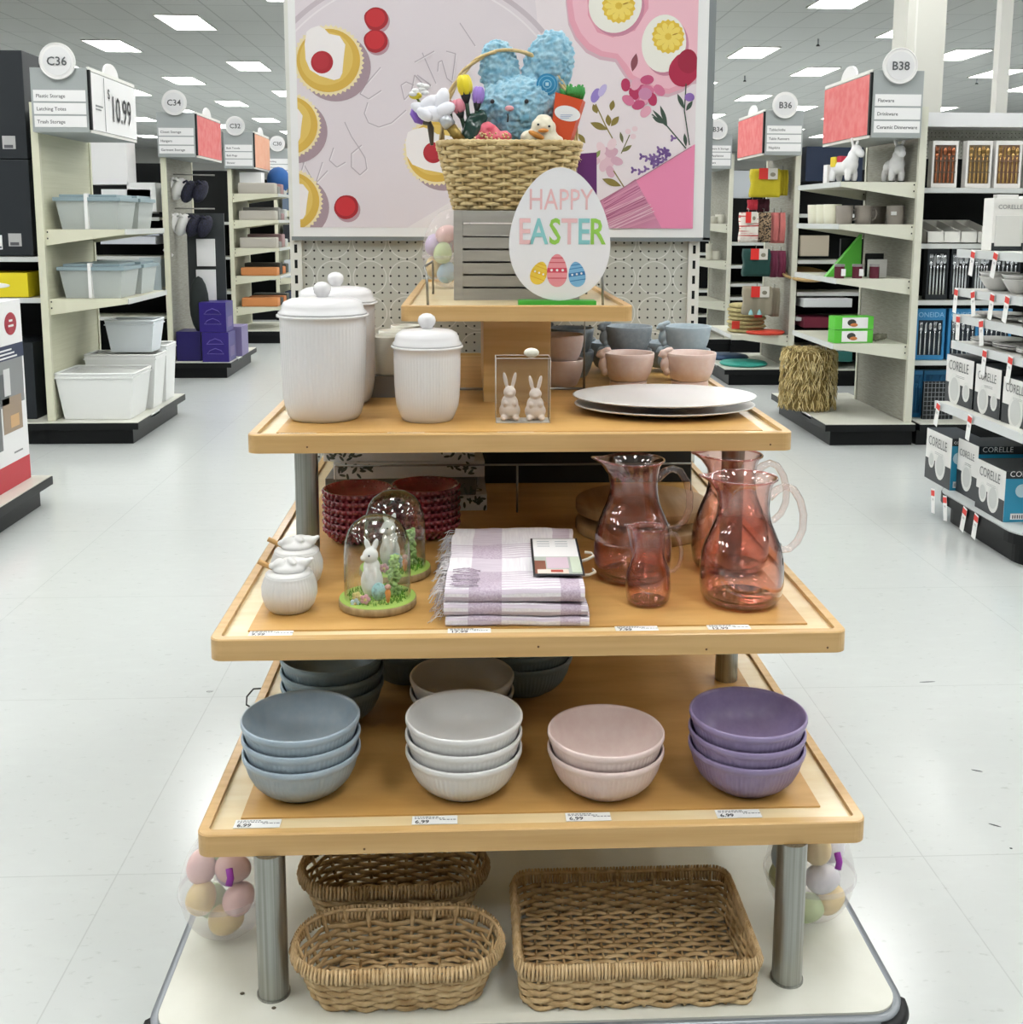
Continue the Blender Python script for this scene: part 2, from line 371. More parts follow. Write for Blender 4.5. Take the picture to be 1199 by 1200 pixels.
# screws and marks on the shelf edges
mb = MB()
for x, y in ((913, 522),): pass
for i, (px, py, Yv) in enumerate(((903, 521, 2.1076), (631, 758, 1.752), (828, 761, 1.752), (970, 759, 1.752), (427, 995, 1.6224), (360, 524, 2.1076))):
    p = aty(px, py, Yv); mb.sph((p.x, Yv, p.z), (.002, .0008, .002), C('#6b4a25'), 8)
tpart(mb, 'screw_marks')
for i, (px, py) in enumerate(((284, 1165), (321, 1182))):
    p = atz(px, py, .2); tag(MB().sph((0, 0, .0015), (.004, .003, .0015), C('#4e4430'), 8).build('crumb', loc=p), ('dark crumb on the white deck left of the front steel leg', 'pale brown crumb on the deck in front of the left steel leg')[i], 'crumb')
# wire dividers
def wire(name, lab, paths, r=.003, group=None, **k):
    c = Vector(paths[0][0]); t = thing(name, lab, 'wire divider', c, group=group)
    for i, p in enumerate(paths): MB().tube([Vector(q)-c for q in p], r, WIRE, 8).build('rod' if i else 'frame', t)
    return t
z1, z2, z3, zd, zt = 1.0275, .7522, .4811, .2, 1.2565
wire('wire_divider', 'steel wire divider standing on the top wide shelf behind the rabbit bowls', [[(-.12, 2.66, z1), (-.12, 2.66, 1.21), (.28, 2.66, 1.21), (.28, 2.66, z1)], [(-.12, 2.66, 1.035), (.28, 2.66, 1.035)]], .0033)
p = aty(375, 546, 2.55); q = aty(850, 548, 2.55)
wire('wire_divider', 'steel wire divider across the middle shelf behind the striped throw', [[(-.32, 2.55, z2), (-.32, 2.55, p.z), (.53, 2.55, p.z), (.53, 2.55, z2)], [(.111, 2.55, p.z), (.111, 2.55, z2)]], .0025)
for sx, px0, px1, py0, py1, lab in ((-1, 501, 496, 352, 305, 'steel wire end loop left of the grey crate on the small top shelf'), (1, 708, 714, 352, 322, 'steel wire end loop right of the egg sign on the small top shelf')):
    a = aty(px0, py0, 2.45); b = aty(px1, py1, 2.45)
    wire('wire_end_loop', lab, [[(a.x, 2.47, zt), (a.x-.002, 2.47, zt+.065), (a.x-.008*sx*-1, 2.5, zt+.085), (a.x, 2.8, zt+.085), (a.x, 2.83, zt+.065), (a.x, 2.83, zt)]], .003, group=None)
# price labels lying in the front channel of each shelf
def price(px, py, Yf, z, txt_, lab, wd=.074, dp=.012):
    p = atz(px, py, z); t = thing('price_label', lab, 'price label', (p.x, Yf+.042, z-.0065))
    y0 = -dp; y1 = dp
    MB().box(-wd/2, wd/2, y0, y1, 0, .0008, PAPER).build('card', t)
    mb = MB(); U = (0, 1, 0)
    if txt_: mb.text(txt_, (-wd/2+.005, y0+.0015, .0012), (1, 0, 0), U, .0135, INK, bold=.0002)
    for k, (a, b) in enumerate(((.004, .04), (.004, .05), (.045, .07))):
        yy = y1-.004-.004*k
        x = -wd/2+a
        while x < -wd/2+b: w_ = random.uniform(.002, .006); mb.box(x, x+w_, yy-.0009, yy+.0009, .0009, .0012, INKG); x += w_+.0015
    mb.build('printed_text', t); return t
for px, txt_, lab in ((300, '6.99', 'white 6.99 price label in front of the blue bowls'), (509, '6.99', 'white 6.99 price label in front of the white bowls'), (692, '6.99', 'white 6.99 price label in front of the pink bowls'), (873, '6.99', 'white 6.99 price label in front of the purple bowls')):
    price(px, 966, 1.6224, .4856, txt_, lab)
for px, txt_, lab in ((318, '9.99', 'white 9.99 price label in front of the white sugar pots'), (550, '17.99', 'white 17.99 price label in front of the striped throw'), (748, '7.99', 'white 7.99 price label in front of the small pink pitcher'), (858, '12.99', 'white 12.99 price label in front of the large pink pitcher')):
    price(px, 737, 1.752, .7567, txt_, lab)
price(348, 505, 2.1076, 1.032, '', 'white price label in front of the large white canister', dp=.01)
price(475, 506, 2.1076, 1.032, '', 'white price label in front of the small white canister', dp=.006)
price(605, 506, 2.1076, 1.032, '', 'white price label in front of the boxed rabbit shakers', dp=.006)

a = atz(312, 800, .49); b = atz(297, 820, .47)
tag(MB().tube([(0, 0, 0), (-.022, -.012, .004), (-.03, -.04, 0), (-.026, -.065, -.006), (-.01, -.075, -.01)], .0018, BLACK, 6).build('wire_hook', loc=(XL+.006, a.y, .478)), 'thin dark wire hook sticking out left of the lowest wooden shelf', 'hook')
# ---------------------------------------------------------------- ceramics
def fluted_bowl():
    R_, h = .1, .076
    out = [(0, .004), (.038, .004), (.04, 0), (.052, 0), (.055, .003), (.07, .012, 1), (.083, .026, 1), (.091, .042, 1), (.0955, .058, 1), (.0962, .0625, 0), (.0985, .0645), (.1, .069), (.1, .0735), (.0985, .076), (.096, .0755), (.0945, .07), (.091, .055), (.084, .036), (.07, .02), (.05, .010), (.02, .0075), (0, .007)]
    return out
FB = fluted_bowl()
protos = {}
def bowlstack(x, y, z, n, mt, labs, group=None, step=.0285, sc=1, zs=None):
    for i in range(n):
        k = ('b', mt.name)
        if k not in protos:
            o = MB().lathe(FB, mt, 288, flute=(72, .0014)).build('serving_bowl'); protos[k] = o
        else: o = protos[k].copy(); COL.objects.link(o)
        o.location = (x+random.uniform(-.0008, .0008)*(i > 0), y+random.uniform(-.0008, .0008)*(i > 0), z+step*i); o.scale = (sc, sc, sc)
        tag(o, labs[i], 'bowl', group)
def pos(n, col, where):
    w_ = {2: ('bottom', 'top'), 3: ('bottom', 'middle', 'top')}[n]
    return [f'{col} fluted bowl, {a} of the stack {where}' for a in w_]
bowlstack(-.290, 1.774, z3, 3, BLUEB, pos(3, 'dusty blue', 'at the front left of the lowest shelf'), 'blue serving bowls')
bowlstack(-.013, 1.767, z3, 3, WHITEB, pos(3, 'white', 'at the front of the lowest shelf'), 'white serving bowls')
bowlstack(.230, 1.758, z3, 2, PINKB, pos(2, 'pale pink', 'at the front of the lowest shelf'), 'pink serving bowls')
bowlstack(.475, 1.760, z3, 3, PURPB, pos(3, 'lavender purple', 'at the front right of the lowest shelf'), 'purple serving bowls')
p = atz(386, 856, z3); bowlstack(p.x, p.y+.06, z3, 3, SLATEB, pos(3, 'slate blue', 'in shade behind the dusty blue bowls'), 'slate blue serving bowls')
bowlstack(-.018, 1.998, z3, 2, WHITEB, pos(2, 'shaded white', 'behind the front white bowls'), 'shaded white serving bowls')
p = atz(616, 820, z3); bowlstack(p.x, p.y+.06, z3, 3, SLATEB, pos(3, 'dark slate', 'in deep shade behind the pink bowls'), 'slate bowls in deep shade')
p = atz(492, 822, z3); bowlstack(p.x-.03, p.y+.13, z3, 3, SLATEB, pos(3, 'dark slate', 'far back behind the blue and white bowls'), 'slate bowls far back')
# canisters
def canister(x, y, lab, R_, rb, hb, ht):
    t = thing('canister', lab, 'canister', (x, y, z1))
    r1 = R_*.93
    prof = [(0, 0), (rb*.88, 0), (rb*.93, .002), (rb*1.0, .01), (r1*.93, .03, .6), (r1*.965, .05, 1), (r1*.99, hb*.5, 1), (r1, hb-.028, 1), (r1, hb-.022), (r1*1.005, hb-.006), (R_, hb-.004), (R_, hb), (R_*.95, hb+.001), (R_*.9, hb-.01), (0, hb-.01)]
    MB().lathe(prof, WCER, 264, flute=(66, .0012)).build('body', t)
    hl = ht-hb
    lid = MB().lathe([(R_*.93, hb+.0005), (R_*.965, hb+.002), (R_*.96, hb+.005), (R_*.9, hb+.010), (R_*.885, hb+.018), (R_*.84, hb+.026), (R_*.7, hb+.032), (R_*.45, hb+.0345), (.01, hb+.036), (0, hb+.036)], WCER, 64).build('lid', t)
    MB().lathe([(.0, hb+.034), (.012, hb+.034), (.0115, hb+.038), (.017, hb+.045), (.019, hb+.053), (.0165, hb+.061), (.009, hb+.0665), (0, hb+.068)], WCER, 32).build('knob', lid)
    return t
canister(-.311, 2.318, 'large white fluted ceramic canister with round knob lid, front left of the top wide shelf', .0963, .0773, .222, .24)
canister(-.308, 2.53, 'large white fluted canister half hidden behind the front one', .0949, .0773, .232, .24)
canister(-.091, 2.293, 'small white fluted ceramic canister with round knob lid', .0755, .0575, .158, .18)
# boxed rabbit shakers
def rabbit(mt, h, parent=None, name='rabbit_figurine', loc=(0, 0, 0), rz=0, lean=0):
    s = h/.1
    E_ = [((0, 0, .018), (.021, .019, .019)), ((0, 0, .032), (.017, .016, .019)), ((0, -.004, .055), (.0125, .013, .0115)), ((0, -.014, .052), (.006, .006, .005)), ((-.008, -.001, .077), (.0042, .0032, .018), (0, -12, 0)), ((.008, -.001, .077), (.0042, .0032, .018), (0, 12, 0)), ((-.012, -.014, .006), (.007, .012, .006)), ((.012, -.014, .006), (.007, .012, .006)), ((-.010, -.014, .034), (.0045, .008, .006)), ((.010, -.014, .034), (.0045, .008, .006)), ((0, .019, .014), (.007, .007, .007))]
    E_ = [tuple([Vector(e[0])*s, Vector(e[1])*s]+list(e[2:])) for e in E_]
    return blob(E_, .0016*s, mt, name, parent, loc, rz, 3)
def clearbox(lab, x, y, w, d, h, z):
    t = thing('clear_gift_box', lab, 'clear box', (x, y, z))
    MB().box(-w/2, w/2, -d/2, d/2, .001, h, PLAST).build('box_walls', t)
    mb = MB()
    for a in (-1, 1):
        for b in (-1, 1): mb.tube([(a*w/2, b*d/2, 0), (a*w/2, b*d/2, h)], .0007, C('#d5d2cd', .3), 4)
        mb.tube([(a*w/2, -d/2, h), (a*w/2, d/2, h)], .0007, C('#d5d2cd', .3), 4).tube([(-w/2, a*d/2, h), (w/2, a*d/2, h)], .0007, C('#d5d2cd', .3), 4)
    mb.build('box_edges', t)
    MB().box(-w/2+.001, w/2-.001, -d/2+.001, d/2-.001, .0, .002, WHITE).build('box_floor', t)
    return t
p = atz(613, 496, z1)
clearbox('clear plastic gift box with two rabbit shakers at the front of the top shelf', p.x, p.y+.03, .113, .056, .136, z1)
R0_ = rabbit(C('#f6ebe6', .3), .108, loc=(p.x-.027, p.y+.028, z1+.003)); tag(R0_, 'blush ceramic rabbit shaker, left one inside the clear front box', 'rabbit figurine', 'rabbit shakers in the front box')
o = dup(R0_, 'blush ceramic rabbit shaker, right one inside the clear front box', (p.x+.027, p.y+.028, z1+.003)); o.scale = (1, 1, .93)
tag(MB().sph((0, 0, 0), (.016, .012, .01), IVORY).build('shaker_bow', loc=(p.x+.018, p.y+.02, z1+.146)), 'small cream bow on top of the front clear box', 'bow')
q = atz(453, 470, z1)
q.x += .02; q.y += .09
clearbox('clear plastic gift box behind the small canister, showing white rabbits', q.x, q.y+.04, .075, .07, .125, z1)
o = dup(R0_, 'white rabbit figurine inside the clear box behind the small canister', (q.x, q.y+.045, z1+.003)); o.scale = (1.05,)*3
# cream mugs standing in a receding row on the boxes behind
def cup(lab, x, y, z, r, h, mt, name='mug', handle=0, group=None, cat='mug', taper=.88):
    t = thing(name, lab, cat, (x, y, z), group=group)
    MB().lathe([(0, 0), (r*taper*.9, 0), (r*taper, .004), (r*(taper+1)/2, h*.4), (r, h*.97), (r*.985, h), (r*.95, h*.99), (r*taper*.9, .01), (0, .008)], mt, 40).build('body', t)
    if handle:
        MB().tube([(cos(handle)*r*k1, sin(handle)*r*k1, h*k2) for k1, k2 in ((.95, .78), (1.35, .8), (1.55, .55), (1.4, .3), (.92, .22))], .005, mt, 8).build('handle', t)
    return t
for i, (px, py, Yv) in enumerate(((455, 392, 2.62), (463, 386, 2.78), (476, 380, 2.95))):
    p = aty(px, py, Yv)
    cup(('cream cup nearest in the row behind the small canister', 'cream cup in the middle of the row behind the small canister', 'cream cup farthest in the row behind the small canister')[i], p.x, Yv, p.z-.095, .042, .093, IVORY, 'cup', cat='cup', group='cream cups on the clear boxes')
    tag(MB().box(-.045, .045, -.04, .04, 0, max(.01, p.z-.095-z1), C('#8a8580')).build('grey_carton', loc=(p.x, Yv, z1)), ('grey carton under the nearest cream cup', 'grey carton under the middle cream cup', 'grey carton under the farthest cream cup')[i], 'carton')
# rabbit bowls
def rabbitbowl(lab, x, y, z, mt, group):
    key = ('rb', mt.name)
    if key in protos: return dup(protos[key], lab, (x, y, z), group=group)
    t = thing('rabbit_bowl', lab, 'bowl', (x, y, z), group=group)
    MB().lathe([(0, .002), (.034, .0), (.043, .0), (.047, .004), (.055, .02), (.0605, .04), (.0635, .06), (.0642, .0685), (.063, .0705), (.0605, .069), (.057, .05), (.05, .025), (.04, .01), (0, .008)], mt, 64).build('bowl_body', t)
    blob([((-.062, -.01, .045), (.014, .013, .022), (0, 20, 0)), ((-.069, -.012, .068), (.012, .0115, .011)), ((-.078, -.014, .064), (.006, .006, .005)), ((-.058, -.006, .078), (.005, .006, .013), (0, 70, 0)), ((-.058, -.018, .077), (.005, .006, .013), (0, 75, 0)), ((-.06, -.01, .024), (.009, .013, .012))], .0022, mt, 'rabbit_handle', t, smooth=3)
    protos[key] = t; return t
B_ = rabbitbowl
g1 = 'pink rabbit handled bowls in front'
B_('pink rabbit handled bowl behind the oval platter, left of its pair', .394, 2.69, z1+.024, PINKBB, g1); B_('pink rabbit handled bowl behind the oval platter, right of its pair', .549, 2.69, z1+.024, PINKBB, g1)
for x, n in ((.394, 'left'), (.549, 'right')):
    tag(MB().cyl(0, 0, 0, .0235, .046, PINKBB, 40).build('bowl_under', loc=(x, 2.69, z1)), f'pink bowl base under the {n} front rabbit bowl', 'bowl').name = 'stacked_bowl'
for x, n, mt in ((.416, 'left', GREYB), (.572, 'right', GREYB2)):
    B_(f'lower grey rabbit bowl of the {n} rear stack', x, 2.86, z1+.012, mt, 'grey rabbit bowls'); B_(f'upper grey rabbit bowl of the {n} rear stack', x, 2.86, z1+.074, mt, 'grey rabbit bowls')
    B_(f'farthest grey rabbit bowl behind the {n} rear stack', x-.02, 3.03, z1+.012, GREYB, 'grey rabbit bowls')
B_('lower pink rabbit bowl of the stack beside the wooden column', .225, 2.76, z1+.0, PINKBB, 'pink rabbit bowls by the column'); B_('upper pink rabbit bowl of the stack beside the wooden column', .225, 2.76, z1+.062, PINKBB, 'pink rabbit bowls by the column')
B_('lower grey rabbit bowl behind the wire divider', .27, 2.93, z1, GREYB, 'grey rabbit bowls by the column'); B_('upper grey rabbit bowl behind the wire divider', .27, 2.93, z1+.062, GREYB, 'grey rabbit bowls by the column')
# oval platters
pl = [(0, 0), (.115, 0), (.125, .003), (.15, .007), (.185, .013), (.202, .0165), (.204, .0185), (.2, .019), (.15, .0125), (.12, .008), (0, .0075)]
for i, (z, s, lab) in enumerate(((0, .98, 'lower white oval platter of the pair on the top wide shelf'), (.0185, 1.0, 'upper white oval platter of the pair on the top wide shelf'))):
    o = MB().lathe(pl, WHITEB, 96, sx=1, sy=.78).build('oval_platter', loc=(.43, 2.378+.004*i, z1+z)); o.scale = (s, s, 1); tag(o, lab, 'platter', 'oval platters')
# ---------------------------------------------------------------- middle shelf goods
def sugar(x, y, lab, sc=1):
    t = thing('sugar_pot', lab, 'sugar pot', (x, y, z2))
    MB().lathe([(0, 0), (.03, 0), (.036, .002), (.044, .012, 1), (.0495, .03, 1), (.0495, .045, 1), (.045, .059, 1), (.0425, .064), (.0425, .067), (.039, .068), (0, .066)], WHITEB, 176, flute=(44, .0012)).build('body', t)
    lid = MB().lathe([(0, .072), (.034, .072), (.041, .069), (.041, .067), (0, .067)], WHITEB, 40).build('lid', t)
    blob([((0, 0, .076), (.03, .024, .011)), ((-.016, -.004, .085), (.012, .011, .011)), ((-.028, -.006, .083), (.008, .006, .006)), ((.006, -.004, .09), (.007, .016, .006), (0, 20, 30)), ((.02, .004, .084), (.018, .012, .011)), ((.034, .004, .088), (.012, .007, .005), (0, -30, 0)), ((.0, .012, .088), (.018, .006, .006), (0, -10, 0))], .0022, WHITEB, 'rabbit_finial', lid, smooth=2)
    MB().tube([(-.012, 0, .07), (-.035, -.004, .082), (-.052, -.008, .092)], [.0045, .005, .0048], C('#c79a5e'), 10).build('spoon_handle', t)
    return t
sugar(-.326, 1.907, 'white fluted sugar pot with wooden spoon, nearest the front left corner')
sugar(-.334, 2.045, 'white fluted sugar pot with wooden spoon, behind the front one')
GR = C('#6fae3e', .8); LIME = C('#b9dc6a', .6)
def cloche(x, y, lab):
    t = thing('glass_cloche', lab, 'cloche', (x, y, z2))
    MB().lathe([(0, 0), (.068, 0), (.0705, .003), (.0705, .013), (.069, .015), (0, .015)], mat('bark_edge', '#b9a37a', .7, noise_=((80, 80, 20), '#99835c', 4)), 48).build('base_disc', t)
    MB().lathe([(.0685, .0145), (.069, .0165), (0, .0168)], LIME, 48).build('green_felt', t)
    MB().lathe([(.0600, .0168), (.0605, .06), (.060, .1), (.0575, .122), (.051, .142), (.040, .156), (.025, .165), (.01, .168), (0, .1685)], GLASS, 64).build('glass_dome', t)
    mb = MB()
    for k in range(420):
        a = random.uniform(0, 2*pi); r = .056*math.sqrt(random.random()); p = Vector((r*cos(a), r*sin(a), .0165)); h = random.uniform(.004, .009); d = random.uniform(-.003, .003); e = random.uniform(-.003, .003)
        mb.add([p+Vector((-.0012, 0, 0)), p+Vector((.0012, 0, 0)), p+Vector((d, e, h))], [(0, 1, 2)], GR)
    g = mb.build('grass', t); g['kind'] = 'stuff'
    rb = blob([((0, 0, .044), (.0205, .018, .031)), ((0, .0, .072), (.0155, .014, .018)), ((-.002, -.002, .094), (.0145, .015, .0145)), ((-.013, -.008, .091), (.007, .007, .006)), ((-.007, .0, .113), (.0055, .0035, .013), (0, -18, 0)), ((.007, 0, .113), (.0055, .0035, .013), (0, 18, 0)), ((-.009, -.012, .06), (.0045, .006, .014)), ((.008, -.013, .06), (.0045, .006, .014))], .0018, mat('white_flocked', '#f2f1ee', .85), 'rabbit', t, (-.01, .0, -.0005), smooth=3)
    MB().sph((-.013, -.0155, .0965), .002, INK, 8).build('eye', t)
    MB().sph((.004, -.022, .032), (.0135, .0125, .0165), mat('speckled_blue', '#9fcfd0', .6, noise_=((200, 200, 200), '#83a9a8', 3, (.5, .62))), 20).build('blue_egg', t)
    def fl(x, y, z, col, nm):
        m = MB()
        for k in range(5): a = 2*pi*k/5; m.sph((x+.0055*cos(a), y, z+.0055*sin(a)), (.0045, .003, .0045), C(col), 8)
        m.sph((x, y-.002, z), .003, C('#f1d9a0'), 8).build(nm, t)
    fl(-.018, -.048, .027, '#eab0c2', 'pink_flower'); fl(-.034, -.036, .028, '#eee79a', 'yellow_flower'); fl(-.036, -.044, .018, '#cfe6ee', 'white_flower')
    MB().lathe([(0, 0), (.003, .004), (.0055, .02), (.004, .025), (0, .026)], C('#ef9a4a'), 12, c=(.022, -.043, .017)).sph((.022, -.043, .048), (.006, .005, .005), C('#e9b7a6'), 8).build('carrot', t)
    mb = MB()
    for k in range(170):
        h = random.uniform(0, .07); a = random.uniform(0, 2*pi); r = .013*(1-.4*h/.07)*random.random()**.5
        mb.sph((.03+r*cos(a), .004+r*sin(a), .02+h), random.uniform(.0025, .0045), C('#a9c97c', .8), 6)
    mb.build('green_shrub', t); return t
cloche(-.170, 1.925, 'glass cloche with white rabbit on a grassy disc, nearer one'); cloche(-.150, 2.10, 'glass cloche with white rabbit on a grassy disc, farther one')
# pitchers
def pitcher(name, lab, x, y, h, R_, m, m2, mh):
    t = thing(name, lab, 'pitcher', (x, y, z2)); s = h/.234; q = R_/.0775
    out = [(0, 0), (.055*q, 0), (.066*q, .003*s), (.0745*q, .016*s), (.0775*q, .04*s), (.0772*q, .065*s), (.0745*q, .09*s), (.0685*q, .112*s), (.0595*q, .133*s), (.051*q, .153*s), (.0475*q, .17*s), (.047*q, .185*s), (.0475*q, .205*s), (.0515*q, .222*s), (.0588*q, .234*s)]
    inn = [(a-.0028, b) for a, b in out[::-1] if a > .03 and b > .012*s]+[(.05*q, .012*s), (0, .010*s)]
    def sp(mb):
        V = []
        for v in mb.v:
            k = max(0, (v[2]-.19*s)/(.044*s)); a = math.atan2(v[1], -v[0]); g = math.exp(-(a/.33)**2)*k*k
            V.append((v[0]-g*.024*q*1.0, v[1], v[2]+g*.004))
        mb.v = V; return mb
    sp(MB().lathe(out, m, 72)).build('glass_body', t); sp(MB().lathe(inn, m, 72)).build('inner_wall', t)
    sp(MB().tube([((.0588*q)*cos(2*pi*k/72), (.0588*q)*sin(2*pi*k/72), .2335*s) for k in range(72)], .0022, m2, 8, closed=True)).build('rim', t)
    MB().lathe([(0, .001), (.058*q, .001), (.068*q, .006*s), (.062*q, .0105*s), (0, .0095*s)], m2, 48).build('thick_base', t)
    MB().tube([(q*a, 0, b*s) for a, b in ((.046, .195), (.062, .21), (.076, .216), (.092, .21), (.105, .19), (.1125, .163), (.112, .135), (.103, .112), (.088, .098), (.074, .096), (.066, .104))], [.0085*q, .008*q, .007*q, .007*q, .007*q, .007*q, .007*q, .007*q, .0065*q, .0065*q, .008*q], mh, 12).build('handle', t)
    return t
PG = clear('pink_glass_wall', '#fdebe6', '#b8606c', 2.3, .006, .3); PGB = clear('pink_glass_solid', '#f5d2cf', '#a95c68', 2.4, .012, .35); PGH = clear('pink_glass_handle', '#fcf4f2', '#6e5453', 2.2, .006, .28)
pitcher('glass_pitcher', 'large rose glass pitcher nearest the right front corner', .498, 1.923, .234, .0769, PG, PGB, PGH)
pitcher('glass_pitcher', 'large rose glass pitcher standing behind the right front pitcher', .522, 2.115, .234, .0769, PG, PGB, PGH)
pitcher('glass_pitcher', 'large rose glass pitcher behind the small pitcher', .317, 2.066, .236, .0765, PG, PGB, PGH)
pitcher('glass_pitcher', 'small rose glass pitcher, smallest of the four', .325, 1.921, .142, .0415, PG, PGB, PGH)
# lazy susan
t = thing('round_board', 'round wooden serving board on a turntable base in shade behind the pitchers', 'serving board', (.388, 2.40, z2))
BW = mat('acacia_pale', '#c7a377', .5, noise_=((30, 3, 3), '#a47f50', 4))
MB().lathe([(0, 0), (.148, 0), (.15, .003), (.15, .02), (.148, .023), (0, .023)], BW, 64).build('base_disc', t); MB().cyl(0, 0, .023, .045, .05, C('#5a4634')).build('pivot', t)
MB().lathe([(0, .045), (.148, .045), (.15, .048), (.15, .066), (.148, .069), (0, .069)], BW, 64).build('top_disc', t)
tag(MB().box(-.3, .3, -.16, .16, 0, .19, C('#1b1d1e', .7), .004).build('shade_filler_box', loc=(.29, 3.0, z2)), 'large black box added to darken the back of the middle shelf behind the wire divider', 'carton')  # added black box that stands in for the deep shade under the upper shelf
# throw blanket
TW = mat('throw_white', '#eeebee', .9, noise_=((300, 8, 300), '#e2dde3', 3)); TL = mat('throw_lavender', '#c9bcc9', .9, noise_=((8, 300, 300), '#dcd2dc', 3)); TD = mat('throw_plum', '#b5a2b5', .9, noise_=((300, 300, 300), '#cfc2cf', 3))
t = thing('throw_blanket', 'folded white throw blanket with lavender plaid bands and fringe', 'blanket', (.085, 2.01, z2), rz=-.03)
def clothslab(x0, x1, y0, y1, z0, z1, seedz, nx=64, ny=90, bands=True):
    mb = MB(); V = []
    prof = []  # loop in the y-z plane with rounded front fold
    h = (z1-z0)/2; zc = (z0+z1)/2; n1 = 8
    for k in range(ny+1): prof.append((y1-(y1-y0-h)*k/ny, z1, 1))
    for k in range(1, n1): a = pi*k/n1; prof.append((y0+h-h*sin(a), zc+h*cos(a), 1))
    prof.append((y0+h, z0, 0)); prof.append((y1, z0, 0))
    for i in range(nx+1):
        x = x0+(x1-x0)*i/nx
        for (y, z, w) in prof:
            n_ = noise.noise(Vector((x*9, y*9, seedz)))*.006+noise.noise(Vector((x*30, y*30, seedz)))*.0018
            xx = x+.006*noise.noise(Vector((i*0+seedz, y*14, 2.2)))*(abs(i/nx-.5)*2)
            V.append((xx, y+.004*noise.noise(Vector((x*10, seedz, 1))), z+n_*w*(1 if z > zc else .2)))
    m = len(prof); fs = {0: [], 1: [], 2: []}
    for i in range(nx):
        for k in range(m-1):
            x = x0+(x1-x0)*(i+.5)/nx; y = prof[k][0]
            bx = (-.085 < x < -.025) or (x > .075 and x < .11); by = (-.01 < y < .08) or (-.205 < y < -.085)
            if not bands: by = False
            ci = 2 if bx and by else (1 if (bx or by) else 0)
            if ci == 1 and by and k % 3 == 0: ci = 0
            fs[ci].append((i*m+k, (i+1)*m+k, (i+1)*m+k+1, i*m+k+1))
    for c_, mt in ((0, TW), (1, TL), (2, TD)):
        if fs[c_]: mb.add(V, fs[c_], mt, True)
    return mb
o = clothslab(-.125, .118, -.195, .19, .038, .062, 3.1).build('top_fold', t)
clothslab(-.128, .122, -.20, .19, .016, .036, 5.7).build('middle_fold', t)
clothslab(-.124, .125, -.205, .19, .0, .0145, 8.3).build('bottom_fold', t)
mb = MB()
for k in range(230):
    y = -.19+.375*random.random(); z = random.choice((.012, .03, .05, .058)); L_ = random.uniform(.012, .034)
    mb.tube([(-.122, y, z), (-.122-L_*.5, y+random.uniform(-.008, .008), z+random.uniform(-.002, .004)), (-.122-L_, y+random.uniform(-.014, .014), max(.001, z-random.uniform(.004, .03)))], .0007, TW if random.random() < .75 else TL, 4)
for k in range(26):
    y = -.185+.09*random.random(); x = -.118+.012*random.random()
    mb.tube([(x, y, .067), (x+.022, y+random.uniform(-.008, .008), .069), (x+.042, y+random.uniform(-.012, .012), .066)], .001, TD, 4)
f = mb.build('fringe', t); f['kind'] = 'stuff'
mb = MB(); X0, X1, Y0, Y1 = .03, .122, -.14, .085
mb.box(X0, X1, Y0, Y1, .070, .0712, C('#23262b')); mb.box(X0+.004, X1-.004, Y0+.005, Y1-.004, .0712, .0716, WHITE)
for x0, x1, y0, y1, c_ in ((0, .084, -.135, -.035, '#b9bfb8'), (.0, .02, -.135, -.06, '#8e5a48'), (.022, .062, -.105, -.04, '#d9c3d0'), (.004, .06, -.135, -.112, '#e9d9cf'), (.066, .084, -.13, -.04, '#cfd9c6'), (.028, .05, -.128, -.116, '#b8432f')):
    kk_ = getattr(mb, 'kk', 0)+1; mb.kk = kk_; mb.box(X0+.004+x0, X0+.004+x1, y0, y1, .0716, .0718+.00025*kk_, C(c_))
for k in range(6): mb.box(X0+.012+(k % 2)*.035, X0+.036+(k % 2)*.035, .06-.015*(k//2), .064-.015*(k//2), .0716, .0718, C('#b7bcc2'))
mb.build('paper_tag', t)
MB().tube([(.118, -.03, .06), (.135, -.03, .065), (.147, -.02, .068), (.145, -.002, .068), (.132, .004, .068)], .003, C('#e8e2d4'), 8, flat=.5).tube([(.118, -.08, .05), (.135, -.075, .05), (.147, -.065, .052), (.143, -.05, .052)], .003, C('#e8e2d4'), 8, flat=.5).build('hanger_hook', t)
# hobnail rose glass and floral boxes at the back left
def hob(lab, x, y, z, R_, group):
    if 'hob' in protos: return dup(protos['hob'], lab, (x, y, z), group=group)
    o = tag(MB().lathe([(0, 0), (.035, 0), (.05, .008), (.066, .022), (.075, .036), (.073, .0365), (.063, .024), (.045, .011), (0, .004)], REDG, 48).build('glass_bowl'), lab, 'bowl', group)
    mb = MB(); bm_ = []
    for r, z_ in ((.054, .011), (.064, .02), (.073, .031)):
        n = int(r*2*pi/.0135)
        for k in range(n): a = 2*pi*(k+.5*(r == .064))/n; mb.sph((r*cos(a), r*sin(a), z_), .0052, REDG, 8)
    mb.build('hobnails', o); o.location = (x, y, z); protos['hob'] = o; return o
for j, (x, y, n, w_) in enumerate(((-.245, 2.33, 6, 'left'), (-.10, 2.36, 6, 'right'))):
    for i in range(n): hob(f'dark rose hobnail glass bowl, number {i+1} up in the {w_} shaded stack', x, y, z2+.0165*i, .075, 'rose hobnail bowls')
